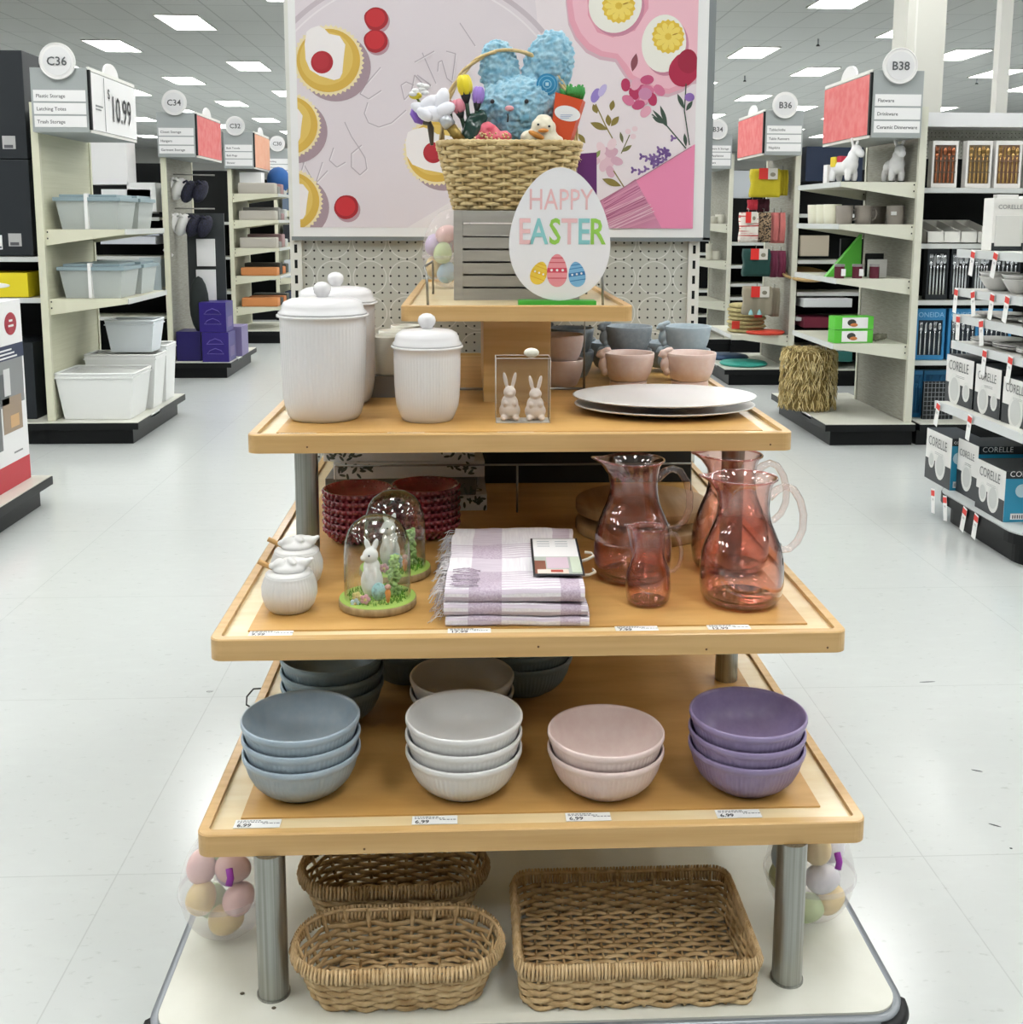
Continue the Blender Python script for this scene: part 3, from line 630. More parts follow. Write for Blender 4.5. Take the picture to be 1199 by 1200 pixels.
for i in range(4):
    t = thing('floral_box', f'flat white box with dark leaf print, {("bottom", "second", "third", "top")[i]} of the pile behind the rose bowls', 'box', (-.155+(.012, -.01, .004, -.014)[i], 2.66-.1*0, z2+.041*i), rz=(.02, -.03, .05, -.02)[i])
    mb = MB().box(-.18, .18, -.095, .095, 0, .040, (WHITE, C('#6b6660'), WHITE, WHITE)[i], .002)
    for k in range(34):
        x = random.choice((-1, 1))*random.uniform(.09, .175); z = random.uniform(.006, .034); a = random.uniform(0, pi)
        L_ = .012; mb.sph((x, -.0955, z), (.008, .0006, .003), C('#4d554d'), 8, Matrix.Rotation(a, 4, 'Y'))
        mb.sph((x*.95, random.uniform(-.08, .08), .0402), (.009, .004, .0005), C('#5d655a'), 8, Matrix.Rotation(a, 4, 'Z'))
    mb.build('box_body', t)
# ---------------------------------------------------------------- baskets
def stadium(w, d, r):
    """closed rounded-rectangle path parametrised by arc length -> [(x, y, nx, ny)]"""
    def f(n):
        a, b = w/2-r, d/2-r; segs = [('l', 2*b, (a+r, -b), (0, 1), (1, 0)), ('c', r*pi/2, (a, b), 0, 0), ('l', 2*a, (a, b+r), (-1, 0), (0, 1)), ('c', r*pi/2, (-a, b), 90, 0), ('l', 2*b, (-a-r, b), (0, -1), (-1, 0)), ('c', r*pi/2, (-a, -b), 180, 0), ('l', 2*a, (-a, -b-r), (1, 0), (0, -1)), ('c', r*pi/2, (a, -b), 270, 0)]
        T = sum(s_[1] for s_ in segs); out = []
        for i in range(n):
            u = T*i/n
            for s_ in segs:
                if u <= s_[1]+1e-9: break
                u -= s_[1]
            if s_[0] == 'l': out.append((s_[2][0]+s_[3][0]*u, s_[2][1]+s_[3][1]*u, s_[4][0], s_[4][1]))
            else:
                g = rad(s_[3])+u/r; out.append((s_[2][0]+r*cos(g), s_[2][1]+r*sin(g), cos(g), sin(g)))
        return out
    return f
def weave_basket(name, lab, cat, loc, top, bot, h, stakes, rows, r, mt, rimm, rz=0, amp=.0035, rimr=.007, floor_rows=14, ratio=.5, group=None, band=0, wrap=3):
    t = thing(name, lab, cat, loc, rz, group)
    def ring(u, n):
        w = bot[0]+(top[0]-bot[0])*u; d = bot[1]+(top[1]-bot[1])*u; q = bot[2]+(top[2]-bot[2])*u
        return stadium(w, d, q)(n)
    N = stakes*4; mb = MB()
    for j in range(rows):
        u = (j+.5)/rows*(1-band)
        P_ = ring(u, N); sg = 1 if j % 2 else -1
        mb.tube([(x+nx*amp*sg*cos(pi*(i+2*0)/4*1)*1.0, y+ny*amp*sg*cos(pi*i/4), h*u+random.uniform(-.0008, .0008)) for i, (x, y, nx, ny) in enumerate(P_)], r, mt, 6, closed=True, flat=ratio, up=(0, 0, 1))
    mb.build('woven_side', t)
    mb = MB(); A = ring(0, stakes*4); B = ring(1, stakes*4)
    for i in range(0, stakes*4, 4):
        a, b = A[i], B[i]; mb.tube([(a[0], a[1], .001), (b[0], b[1], h)], r*.75, mt, 5)
    mb.build('stakes', t)
    P_ = ring(1, N*wrap//2*1); n = len(P_)
    mb = MB()
    if band:
        for i in range(n):
            a = P_[i]; u0 = h*(1-band); e = .0007*(i % 3)
            mb.tube([(a[0]+a[2]*(.003+e), a[1]+a[3]*(.003+e), u0+.002), (a[0]+a[2]*(.0055+e), a[1]+a[3]*(.0055+e), h*(1-band*.5)), (a[0]+a[2]*.002, a[1]+a[3]*.002, h+.003), (a[0]-a[2]*.003, a[1]-a[3]*.003, h*(1-band*.5)), (a[0]-a[2]*.002, a[1]-a[3]*.002, u0+.003)], [(.0022, .0029, .0025)[i % 3]]*5, rimm, 5)
        mb.tube([(x, y, h-.003) for x, y, *_ in P_], .0035, rimm, 6, closed=True)
    else:
        mb.tube([(x, y, h) for x, y, *_ in P_], [rimr*(.85+.3*(i % 2)) for i in range(n)], rimm, 8, closed=True)
    mb.build('wrapped_rim', t)
    mb = MB(); w, d = bot[0]*.97, bot[1]*.97; nn = max(10, int(w/.022))
    for j in range(floor_rows):
        y = -d/2+d*(j+.5)/floor_rows; q = bot[2]; inset = max(0, q-(d/2-abs(y))); hw = w/2-q+math.sqrt(max(0, q*q-inset*inset)) if inset > 0 else w/2
        M_ = nn*4; mb.tube([(-hw+2*hw*i/M_, y, .004+.0022*cos(pi*i/4)*(1 if j % 2 else -1)) for i in range(M_+1)], d/floor_rows*.46, mt, 5, flat=.35, up=(0, 1, 0))
    for i in range(nn+1): x = -w/2+w*i/nn; hh = d/2*(1 if abs(x) < w/2-bot[2] else .6); mb.tube([(x, -hh, .004), (x, hh, .004)], .0022, mt, 5)
    mb.build('woven_base', t); return t
weave_basket('oval_basket', 'shallow oval wicker basket at the front of the white deck', 'basket', (-.121, 1.645, zd+.002), (.335, .158, .0785), (.275, .115, .057), .084, 22, 9, .0048, WICK, WICKR, band=.26, floor_rows=9, amp=.004)
weave_basket('oval_basket', 'shallow oval wicker basket in shade behind the front oval basket', 'basket', (-.142, 1.86, zd+.002), (.335, .158, .0785), (.275, .115, .057), .084, 22, 9, .0048, WICK, WICKR, band=.26, floor_rows=9, amp=.004)
tb = weave_basket('square_basket', 'rectangular flat wicker tray basket on the white deck right of the oval baskets', 'basket', (.269, 1.70, zd+.002), (.388, .255, .03), (.375, .243, .028), .078, 36, 8, .0048, WICK, WICKR, band=.3, floor_rows=18, amp=.004)
MB().box(-.006, .006, -.003, .003, .0085, .0095, PAPER).build('sticker', tb).location = (.02, -.05, 0)
# clear plastic eggs full of small eggs
SHELL = frosted('milky_shell', '#f4edf0', .24, .12)
ecol = {'pink': C('#f8cdc6', .35), 'yellow': C('#f8dc9a', .35), 'green': C('#d5e8ac', .35), 'purple': C('#d9c6ea', .35), 'white': C('#efecf2', .35), 'blue': C('#b6d3e6', .35)}
def eggprof(r, h, n=18): return [(r*sin(pi*i/n)**.95*(1+.12*cos(pi*i/n)), h/2*(1-cos(pi*i/n))) for i in range(n+1)]
def eggbox(lab, x, y, z, fill, group=None, R_=.078, hh=.2):
    t = thing('clear_egg_container', lab, 'egg container', (x, y, z))
    mb = MB(); pf = eggprof(R_, hh); pf[0] = (0, 0); pf[-1] = (0, hh); mb.lathe(pf, SHELL, 48); mb.build('clear_shell', t)
    MB().lathe([(R_*1.02, .082), (R_*1.05, .084), (R_*1.05, .090), (R_*1.02, .092)], SHELL, 48).build('seam', t)
    MB().tube([(R_*.3, -R_*.9, .165), (R_*.34, -R_*.96, .15), (R_*.3, -R_*.99, .138)], .006, C('#a33db0'), 8, flat=.4).build('purple_strap', t)
    for i, (c_, dx, dy, dz, rr) in enumerate(fill):
        o = MB().lathe(eggprof(.0255, .062, 12), ecol[c_], 24, M=Matrix.Rotation(rad(rr), 4, 'Y') @ Matrix.Translation((0, 0, -.031))).build('plastic_egg', loc=(x+dx, y+dy, z+dz))
        tag(o, f'{c_} plastic egg inside the {lab.split(",")[0]}, {("nearest the bottom", "low at the right", "at middle height left", "at middle height right", "near the top left", "near the top right", "at the back", "on top")[i]}', 'plastic egg')
    return t
eggbox('big clear egg left of the deck, filled with plastic eggs', -.432, 1.794, zd, [('yellow', .005, -.026, .042, 80), ('green', -.03, .025, .045, 10), ('yellow', -.034, -.034, .090, 20), ('pink', .03, -.033, .086, 35), ('pink', -.035, -.02, .14, 10), ('pink', .02, -.025, .138, 100), ('purple', .0, .035, .1, 0), ('green', .0, .0, .165, 90)])
eggbox('big clear egg right of the deck, filled with plastic eggs', .609, 1.80, zd, [('yellow', .03, -.02, .045, 60), ('green', -.01, -.03, .036, 80), ('white', .012, -.036, .095, 80), ('blue', -.045, .0, .12, 0), ('yellow', .002, -.028, .15, 0), ('white', .04, .01, .13, 10), ('green', -.04, .02, .07, 20), ('yellow', -.02, .025, .15, 90)])
# ---------------------------------------------------------------- small top shelf
GREYW = mat('grey_painted_wood', '#a3a19b', .6, noise_=((8, 60, 60), '#979590', 4))
cx0, cx1, cy0, cy1, ch = -.039, .262, 2.618, 2.86, .212
t = thing('slatted_crate', 'grey painted slatted wooden crate standing on the small top shelf', 'crate', ((cx0+cx1)/2, (cy0+cy1)/2, zt)); W = (cx1-cx0)/2; D = (cy1-cy0)/2
for a in (-1, 1): MB().box(a*W, a*(W-.022), -D, D, 0, ch, GREYW, .001).build('end_panel', t)
for a in (-1, 1):
    for k in range(7):
        z0 = .0+k*(ch/7)+.001*0
        MB().box(-W+.022, W-.022, a*D, a*(D-.008), z0+(.002 if k else 0), z0+ch/7-(.0025 if k < 6 else 0), GREYW).build('slat', t)
MB().box(-W+.022, W-.022, -D+.008, D-.008, .004, .012, BLACK2).build('crate_floor', t); MB().box(-W+.022, W-.022, -D+.008, D-.008, ch-.012, ch-.001, GREYW).build('crate_top', t)
bz = zt+ch; bx, by = .096, 2.745
weave_basket('handled_basket', 'tall tapered pale wicker basket of Easter gifts standing on the grey crate', 'basket', (bx, by, bz+.002), (.345, .235, .07), (.262, .17, .05), .158, 27, 17, .0050, WICKL, WICKL, rimr=.006, floor_rows=10, amp=.0056, ratio=.6)
hb = [o for o in COL.objects if o.name.startswith('handled_basket')][0]
mb = MB()
for ph in (0, pi):
    mb.tube([(-.165*cos(pi*k/40)+.004*cos(k*.9+ph), .0+.004*sin(k*.9+ph), .15+.235*sin(pi*k/40)**.85) for k in range(41)], .0042, WICKL, 7)
mb.build('handle', hb)
mb = MB()
for k in range(240):
    x, y = random.uniform(-.15, .15), random.uniform(-.095, .095); a = random.uniform(0, 2*pi); z = random.uniform(.12, .162)
    mb.tube([(x, y, z), (x+.02*cos(a), y+.02*sin(a), z+random.uniform(-.01, .01)), (x+.04*cos(a+.8), y+.03*sin(a+.8), z+random.uniform(-.012, .006))], .0009, WICKL, 3)
MB().box(-.14, .14, -.085, .085, .06, .115, C('#b59a66')).build('filling', hb)
f = mb.build('paper_grass', hb); f['kind'] = 'stuff'
def up(x, y, Y=2.74): p = aty(x, y, Y); return Vector((p.x, Y, p.z))
# plush bunny
PL = mat('blue_plush', '#78b0cb', .95, noise_=((60, 60, 60), '#a9d0e0', 5, (.35, .62)), sheen=.3)
Y = 2.755; hp = up(610, 130, Y)
tp = thing('plush_bunny', 'fluffy light blue plush bunny sitting in the handled basket', 'plush toy', (hp.x, Y, hp.z))
u = 1/465.
blob([((0, 0, 0), (.108, .072, .084)), ((0, .0, -.03), (.092, .065, .07)), ((-.052, .01, .098), (.050, .028, .075), (0, -8, 0)), ((-.05, .01, .07), (.042, .026, .06), (0, -4, 0)), ((.067, .008, .104), (.062, .032, .094), (0, 16, 0)), ((.045, .01, .06), (.046, .03, .06), (0, 12, 0)), ((0, -.056, -.012), (.03, .02, .024))], .0034, PL, 'plush_body', tp, smooth=3, disp=(.0062, 105))
for px, py, c_, r in ((577, 119, INK, .0052), (617, 119, INK, .0052)):
    p = up(px, py, Y-.068)-hp; MB().sph((p.x, -.071, p.z), (r*1.05, .009, r*1.05), c_, 12).build('eye', tp)
p = up(597, 127, Y-.078)-hp; MB().sph((p.x, -.078, p.z), (.011, .006, .007), C('#e6a8ae', .8), 12).build('nose', tp)
p = up(595, 138, Y-.076)-hp; MB().tube([(p.x, -.079, p.z+.009), (p.x+.001, -.080, p.z), (p.x, -.076, p.z-.01)], .0018, INK, 6).build('mouth', tp)
p = up(641, 99, Y-.045)-hp; D_ = C('#2f8fc0'); mb = MB()
for r, c_, d in ((.0255, D_, 0), (.0205, C('#7fc3de'), -.001), (.0185, D_, -.002), (.011, C('#8fcde4'), -.003), (.0085, D_, -.004)):
    mb.prism([(p.x+r*cos(2*pi*k/28), -.048+d, p.z+r*sin(2*pi*k/28)) for k in range(28)], (0, .004, 0), c_)
mb.box(p.x-.004, p.x+.004, -.0525, -.05, p.z-.004, p.z+.004, C('#bfe2ee')); mb.build('button_badge', tp)
# tulip pens and flowers
def tulip(lab, px, py, qx, qy, col, h=.03, r=.012, sc='#2f4a35', name='tulip_pen'):
    a = up(px, py, 2.67); b = up(qx, qy, 2.675); t = thing(name, lab, 'flower', a); d = (b-a)
    MB().tube([Vector((0, 0, 0)), d*.5, d], .005, C(sc), 8).build('stem', t)
    mb = MB(); ax = -d.normalized(); q = Vector((0, 0, 1)).rotation_difference(ax).to_matrix().to_4x4()
    for k in range(5): g = 2*pi*k/5; mb.sph(Vector(q @ Vector((r*.42*cos(g), r*.42*sin(g), h*.25))), (r*.72, r*.72, h*.62), col, 10, q)
    mb.build('bloom', t); MB().tube([Vector((0, 0, 0))-ax*h*.12, -ax*h*.45, -ax*h*.8], [r*.8, r*.62, .005], C('#23272a'), 10).build('dark_cup', t); return t
tulip('yellow tulip standing tallest in the basket left of the bunny', 545, 105, 552, 160, C('#f1dc2c', .4), .04, .0175)
tulip('purple tulip between the yellow tulip and the bunny', 560, 116, 556, 160, C('#a684dc', .35), .034, .014)
tulip('pink tulip left of the purple one, low in the basket', 538, 128, 548, 162, C('#e58f9f', .4), .028, .015)
tulip('small red pink bud at the base of the white flower', 527, 124, 530, 160, C('#cf8593', .4), .015, .008)
# white silk flower with gold handled brush
a = up(510, 128, 2.66); t = thing('white_flower', 'large white satin flower leaning out of the left of the basket', 'flower', a); mb = MB()
for k, (dx, dz, rx, rz_, an) in enumerate(((-.03, .0, .03, .014, 20), (-.012, .012, .03, .018, -30), (.016, .018, .018, .032, 15), (.0, -.012, .036, .018, 10), (.024, -.002, .026, .016, -25), (-.024, -.014, .022, .014, 35))):
    mb.sph((dx, -.004*k, dz), (rx, .012, rz_), mat('white_satin', '#eeeef6', .35), 14, Matrix.Rotation(rad(an), 4, 'Y'))
mb.build('petals', t)
mb = MB()
for dx, dz in ((-.052, .035), (-.046, .042), (-.03, .045), (-.024, .038), (-.022, .052), (-.034, .055)): mb.sph((dx, 0, dz), (.010, .008, .006), WHITE, 8)
mb.build('small_petals', t)
a = up(522, 140, 2.65); b = up(541, 166, 2.66); t = thing('gold_brush', 'brush with gold handle and silver collar leaning left in the basket', 'brush', a)
d = b-a; MB().tube([-d*.15, d*.3], .0155, mat('silver_foil', '#c9ccd0', .3, metal=.6), 16).build('collar', t); MB().tube([d*.3, d*1.0], .0125, mat('gold_foil', '#a58a4a', .35, metal=.6), 16).build('gold_handle', t)
a = up(487, 112, 2.68); t = thing('yellow_bloom', 'small yellow flower at the far left tip of the basket gifts', 'flower', a)
MB().sph((0, 0, 0), (.016, .012, .009), C('#f0dc3c'), 12).build('bloom', t); MB().tube([(0, 0, 0), (.012, 0, -.02), (.04, 0, -.05)], .003, C('#6b7d2e'), 6).build('stem', t)
a = up(492, 135, 2.67); t = thing('purple_bloom', 'purple curved flower hanging at the left edge of the basket', 'flower', a)
MB().tube([(-.012, 0, .016), (-.014, 0, .004), (-.006, 0, -.01), (.008, 0, -.016)], [.007, .010, .010, .007], C('#8a63c4'), 10).build('bloom', t); MB().tube([(.008, 0, -.016), (.022, 0, -.018), (.026, 0, -.03), (.028, 0, -.07)], [.006, .007, .008, .004], C('#4d4438', .3), 8).build('dark_stem', t)
a = up(556, 148, 2.67); t = tag(blob([((0, 0, 0), (.026, .018, .034), (0, 20, 0)), ((.018, 0, .02), (.014, .012, .02)), ((-.01, 0, -.02), (.022, .016, .02))], .004, mat('dark_green_foil', '#1e4038', .2, spec=.8), 'foil_bundle', None, a, disp=(.004, 50)), 'shiny dark green wrapped bundle under the tulips', 'foil bundle')
# pink packet, duck, carrot box
a = up(576, 160, 2.665); t = thing('pink_packet', 'crinkled bright pink packet poking up in the middle of the basket', 'packet', a)
o = blob([((0, 0, 0), (.05, .014, .018)), ((-.008, 0, .016), (.026, .012, .018), (0, 20, 0)), ((-.03, 0, -.008), (.03, .012, .018))], .004, mat('pink_foil', '#ee5f7a', .35, noise_=((60, 60, 60), '#f0878f', 4)), 'packet', t, disp=(.004, 55))
mb = MB()
for k in range(34): x = random.uniform(-.04, .04); mb.sph((x, -.0165, random.uniform(-.015, .008)), random.uniform(.002, .0035), C(random.choice(('#e9c98a', '#f2d9a8'))), 6)
mb.build('gold_flecks', t)
a = up(637, 150, 2.655); t = thing('duckling_figurine', 'small cream duckling with orange beak in the basket before the bunny', 'duckling', a)
blob([((0, 0, .0), (.030, .026, .028)), ((.0, .005, .02), (.02, .02, .012)), ((-.03, 0, -.022), (.026, .024, .018)), ((.01, 0, -.03), (.04, .025, .02))], .0036, mat('cream_fluff', '#e6dfc9', .95), 'body', t, disp=(.0022, 80))
MB().sph((-.002, -.027, -.008), (.013, .010, .005), C('#d58a3c'), 12).build('beak', t); MB().sph((-.014, -.024, .006), .0028, INK, 8).build('eye', t); MB().sph((.012, -.025, .002), .0028, INK, 8).build('eye', t)
MB().sph((-.018, -.02, -.018), (.022, .012, .007), C('#cf8a3a'), 10, Matrix.Rotation(rad(25), 4, 'Y')).build('orange_scarf', t)
def fl_(pts, Y): return [up(x, y, Y) for x, y in pts]
P_ = fl_(((651, 108), (683, 117), (668, 165), (645, 165)), 2.66); Q_ = [(P_[1]), up(690, 119, 2.73), up(678, 165, 2.72), P_[2]]
t = thing('carrot_box', 'orange carrot shaped gift box with white oval label and green leafy top', 'gift box', up(665, 140, 2.70)); o_ = Vector(t.location)
P0 = [p-o_ for p in P_]; ORG = C('#d9532a', .4); mb = MB().prism(P0, (.012, .05, 0), ORG); mb.build('box_body', t)
c0 = up(665, 133, 2.6585)-o_; mb = MB().prism([c0+Vector((.031*cos(g), 0, .018*sin(g)-.004*cos(g))) for g in [2*pi*k/28 for k in range(28)]], (0, .001, 0), WHITE)
for k in range(3): mb.box(c0.x-.017, c0.x+.012-.004*k, c0.y-.0006, c0.y-.0002, c0.z-.004-.0035*k, c0.z-.003-.0035*k, C('#8c9bc9'))
mb.build('oval_label', t); mb = MB()
for k in range(16):
    g = random.uniform(-.8, .8); x0 = random.uniform(-.01, .035); mb.tube([Vector((x0, .02, .05)), Vector((x0+g*.012, .018, .066)), Vector((x0+g*.022, .018, random.uniform(.074, .088)))], [.005, .0065, .002], C('#2f8f3a'), 6)
mb.build('leafy_top', t)
a = up(686, 205, 2.80); tag(MB().prism([(-.02, 0, .052), (.028, 0, .056), (.03, 0, -.055), (-.02, 0, -.06)], (0, .03, 0), C('#6d2f78', .5)).build('purple_gift_bag', loc=(a.x-.0, 2.80, a.z)), 'purple gift bag edge showing behind the egg sign', 'gift bag')
# egg sign
t = thing('egg_sign', 'flat white egg sign reading HAPPY EASTER on a green foot', 'sign', (.200, 2.455, zt)); mb = MB()
EG = mat('sign_white', '#efeff3', .45)
def eggout(cx, cz, w, h, n=64, tilt=0):
    out = []
    for k in range(n):
        a = 2*pi*k/n; x = w*sin(a)*(1-.16*cos(a)); z = -h*cos(a)*-1
        x, z = w*sin(a)*(1-.17*cos(a)), h*cos(a)
        out.append((cx+x*cos(tilt)+z*sin(tilt), cz-x*sin(tilt)+z*cos(tilt)))
    return out
zc = .012+.147
MB().prism([(x, -.006, z) for x, z in eggout(0, zc, .1115, .147)], (0, .012, 0), EG).build('egg_board', t)
MB().box(-.092, .082, -.02, .03, 0, .012, GREEN, .001).build('green_foot', t)
Rt, Ut = (1, 0, 0), (0, 0, 1); s_ = .294/156.   # metres per photo pixel on the sign
def et(x, y): return ((x-655)*s_, -.0066, zc+(272-y)*s_)
pk, tl, gn = C('#efc3c6'), C('#8fcfd2'), C('#9bd158'); mb = MB()
mb.text('HAPPY', et(655.5, 243), Rt, Ut, 24.5*s_*1.42, pk, 'CENTER', sx=.73)
for ch_, x, c_ in (('E', 613, pk), ('A', 630, tl), ('S', 649, gn), ('T', 666, pk), ('E', 683, tl), ('R', 699, gn)):
    mb.text(ch_, et(x, 283), Rt, Ut, 30*s_*1.42, c_, 'CENTER', sx=.74, bold=.0012)
mb.build('printed_text', t); mb = MB()
def megg(cx, cy, w, h, c1, c2, c3, tilt):
    def q(lst, d): return [(et(x, y)[0], -.0064-d, et(x, y)[2]) for x, y in lst]
    O = eggout(0, 0, w, h, 32)
    def T(x, z): return (cx+x*cos(tilt)+z*sin(tilt), cy-(-x*sin(tilt)+z*cos(tilt)))
    mb.poly(q([T(x, z) for x, z in O], .0002), c1)
    for z0, z1_, c_ in ((-.13, .16, c3), (.45, .52, c2), (-.5, -.43, c2), (.72, .8, c2)):
        def wd(zz): a = math.acos(max(-1, min(1, zz))); return w*sin(a)*(1-.17*cos(a))
        mb.poly(q([T(-wd(z0), z0*h), T(wd(z0), z0*h), T(wd(z1_), z1_*h), T(-wd(z1_), z1_*h)], .0004), c_)
    for k in (-.55, 0, .55): mb.poly(q([T(k*w+w*.13*cos(a), .02*h+w*.13*sin(a)) for a in [2*pi*i/10 for i in range(10)]], .0006), WHITE)
megg(630.5, 317.5, 9.5, 14, C('#f3d04a'), C('#e6b52c'), C('#eebe35'), .35); megg(652, 314.5, 12, 19.5, C('#ee9aa2'), C('#d96070'), C('#dc4f63'), 0); megg(675.5, 319, 10, 15, C('#7fb9e0'), C('#3f84bd'), C('#3a7ab5'), -.15)
mb.build('printed_eggs', t)
eggbox('pastel clear egg behind the grey crate, filled with plastic eggs', .005-.06, 3.08, zt, [('green', -.02, -.04, .1, 10), ('blue', -.01, -.035, .045, 20), ('purple', -.045, -.005, .12, 0), ('pink', -.01, -.03, .15, 60), ('yellow', -.045, .0, .06, 0), ('green', .03, -.02, .06, 10), ('pink', .03, -.02, .12, 10)], R_=.078, hh=.22)
# ---------------------------------------------------------------- pegboard unit with the poster
YP = 3.45
PEG = brickmat('pegboard', '#c9cbc3', '#c9cbc3', '#c9cbc3', 1, 1, 0, .55)
def dotmat():
    m = PEG; nt = m.node_tree; b = nt.nodes['Principled BSDF']; L = nt.links.new
    for n in list(nt.nodes):
        if n.type in ('TEX_BRICK',): nt.nodes.remove(n)
    tc = [n for n in nt.nodes if n.type == 'TEX_COORD'][0]
    mp = nt.nodes.new('ShaderNodeMapping'); mp.inputs['Scale'].default_value = (1/.0262,)*3; L(tc.outputs['Object'], mp.inputs[0])
    fr = nt.nodes.new('ShaderNodeVectorMath'); fr.operation = 'FRACTION'; L(mp.outputs[0], fr.inputs[0])
    sb = nt.nodes.new('ShaderNodeVectorMath'); sb.operation = 'SUBTRACT'; sb.inputs[1].default_value = (.5, .5, .5); L(fr.outputs[0], sb.inputs[0])
    sc = nt.nodes.new('ShaderNodeVectorMath'); sc.operation = 'MULTIPLY'; sc.inputs[1].default_value = (1, 0, 1); L(sb.outputs[0], sc.inputs[0])
    ln = nt.nodes.new('ShaderNodeVectorMath'); ln.operation = 'LENGTH'; L(sc.outputs[0], ln.inputs[0])
    lt_ = nt.nodes.new('ShaderNodeMath'); lt_.operation = 'LESS_THAN'; lt_.inputs[1].default_value = .125; L(ln.outputs['Value'], lt_.inputs[0])
    # pale printed rings over the board
    mp2 = nt.nodes.new('ShaderNodeMapping'); mp2.inputs['Scale'].default_value = (1/.112,)*3; mp2.inputs['Location'].default_value = (.3, 0, .2); L(tc.outputs['Object'], mp2.inputs[0])
    f2 = nt.nodes.new('ShaderNodeVectorMath'); f2.operation = 'FRACTION'; L(mp2.outputs[0], f2.inputs[0])
    s2 = nt.nodes.new('ShaderNodeVectorMath'); s2.operation = 'SUBTRACT'; s2.inputs[1].default_value = (.5, .5, .5); L(f2.outputs[0], s2.inputs[0])
    c2 = nt.nodes.new('ShaderNodeVectorMath'); c2.operation = 'MULTIPLY'; c2.inputs[1].default_value = (1, 0, 1); L(s2.outputs[0], c2.inputs[0])
    l2 = nt.nodes.new('ShaderNodeVectorMath'); l2.operation = 'LENGTH'; L(c2.outputs[0], l2.inputs[0])
    cm = nt.nodes.new('ShaderNodeMath'); cm.operation = 'COMPARE'; cm.inputs[1].default_value = .46; cm.inputs[2].default_value = .014; L(l2.outputs['Value'], cm.inputs[0])
    m1 = nt.nodes.new('ShaderNodeMixRGB'); m1.inputs[1].default_value = lin('#c4c6bd'); m1.inputs[2].default_value = lin('#e2e3de'); L(cm.outputs[0], m1.inputs[0])
    m2 = nt.nodes.new('ShaderNodeMixRGB'); m2.inputs[2].default_value = lin('#2d2e2c'); L(lt_.outputs[0], m2.inputs[0]); L(m1.outputs[0], m2.inputs[1]); L(m2.outputs[0], b.inputs['Base Color'])
dotmat()
un = thing('pegboard_unit', 'pegboard backed shelving unit behind the display table, carrying the big poster', 'shelving unit', (.09, 3.5, 0)); U0 = Vector((.09, 3.5, 0))
def upart(mb, n): o = mb.build(n, un); o.location = -U0; return o
upart(MB().box(-.545, .688, YP, YP+.02, .2, 2.3, PEG), 'pegboard')
for x in (-.557, .688):
    mb = MB().box(x, x+.035, YP-.012, YP+.05, .0, 2.3, WHITEP)
    for k in range(44): mb.box(x+.013, x+.022, YP-.0125, YP-.0119, .25+k*.0475, .25+k*.0475+.026, BLACK2)
    upart(mb, 'upright')
mb = MB()
for k in range(44): mb.box(.7235, .7239, YP+.005, YP+.02, .25+k*.0475, .25+k*.0475+.026, BLACK2)
upart(mb, 'slot_row')
upart(MB().box(-.557, .723, YP-.0, YP+.5, 0, .2, BLACK), 'kick_plate'); upart(MB().box(-.55, .72, YP+.03, YP+.05, .2, 2.3, CREAM), 'rear_panel')
YQ = YP-.03
def q2(x, y, d=0): p = aty(x, y, YQ-d); return Vector((p.x, YQ-d, p.z))
po = thing('framed_poster', 'large white framed Easter food poster above the pegboard', 'poster', (.09, YQ, 1.4)); P0v = Vector((.09, YQ, 1.4))
a = q2(344, 276); b = q2(824, 279.5); x0, x1, zb = a.x, b.x, (a.z+b.z)/2
fm = MB().box(x0, x1, YQ, YQ+.02, zb, 2.42, mat('poster_paper_white', '#f1f1f1', .5)); fm.build('board', po).location = -P0v
MB().box(x1, x1+.022, YQ+.002, YQ+.025, zb-.008, 2.42, GREYM).box(x0-.006, x1+.022, YQ+.002, YQ+.025, zb-.012, zb, GREYM).build('metal_frame', po).location = -P0v
a = q2(350.5, 265.5); b = q2(810, 270.5); ix0, ix1, izb, izt = x0+.022, x1-.034, zb+.028, 2.39
def clip(P_, x0, x1, z0, z1):
    for ax, lim, sg in ((0, x0, 1), (0, x1, -1), (1, z0, 1), (1, z1, -1)):
        out = []
        for i in range(len(P_)):
            A, B = P_[i-1], P_[i]; ia = (A[ax]-lim)*sg >= 0; ib = (B[ax]-lim)*sg >= 0
            if ia != ib: k = (lim-A[ax])/(B[ax]-A[ax]); out.append((A[0]+(B[0]-A[0])*k, A[1]+(B[1]-A[1])*k))
            if ib: out.append(B)
        P_ = out
        if not P_: return []
    return P_
art = MB(); lay = [0]
boxes_ = []
def shp(pts, col, px=True):
    """flat printed shape on the poster; overlapping shapes lie a hair above one another"""
    P_ = [(q2(x, y).x, q2(x, y).z) for x, y in pts] if px else pts
    P_ = clip(P_, ix0, ix1, izb, izt)
    if len(P_) < 3: return
    x0_, x1_, z0_, z1_ = min(p[0] for p in P_), max(p[0] for p in P_), min(p[1] for p in P_), max(p[1] for p in P_)
    l_ = 1+max([b_[4] for b_ in boxes_ if b_[0] < x1_ and b_[1] > x0_ and b_[2] < z1_ and b_[3] > z0_] or [0]); boxes_.append((x0_, x1_, z0_, z1_, l_))
    art.poly([(x, YQ-.0005-l_*.00012, z) for x, z in P_], col if not isinstance(col, str) else C(col, .45))
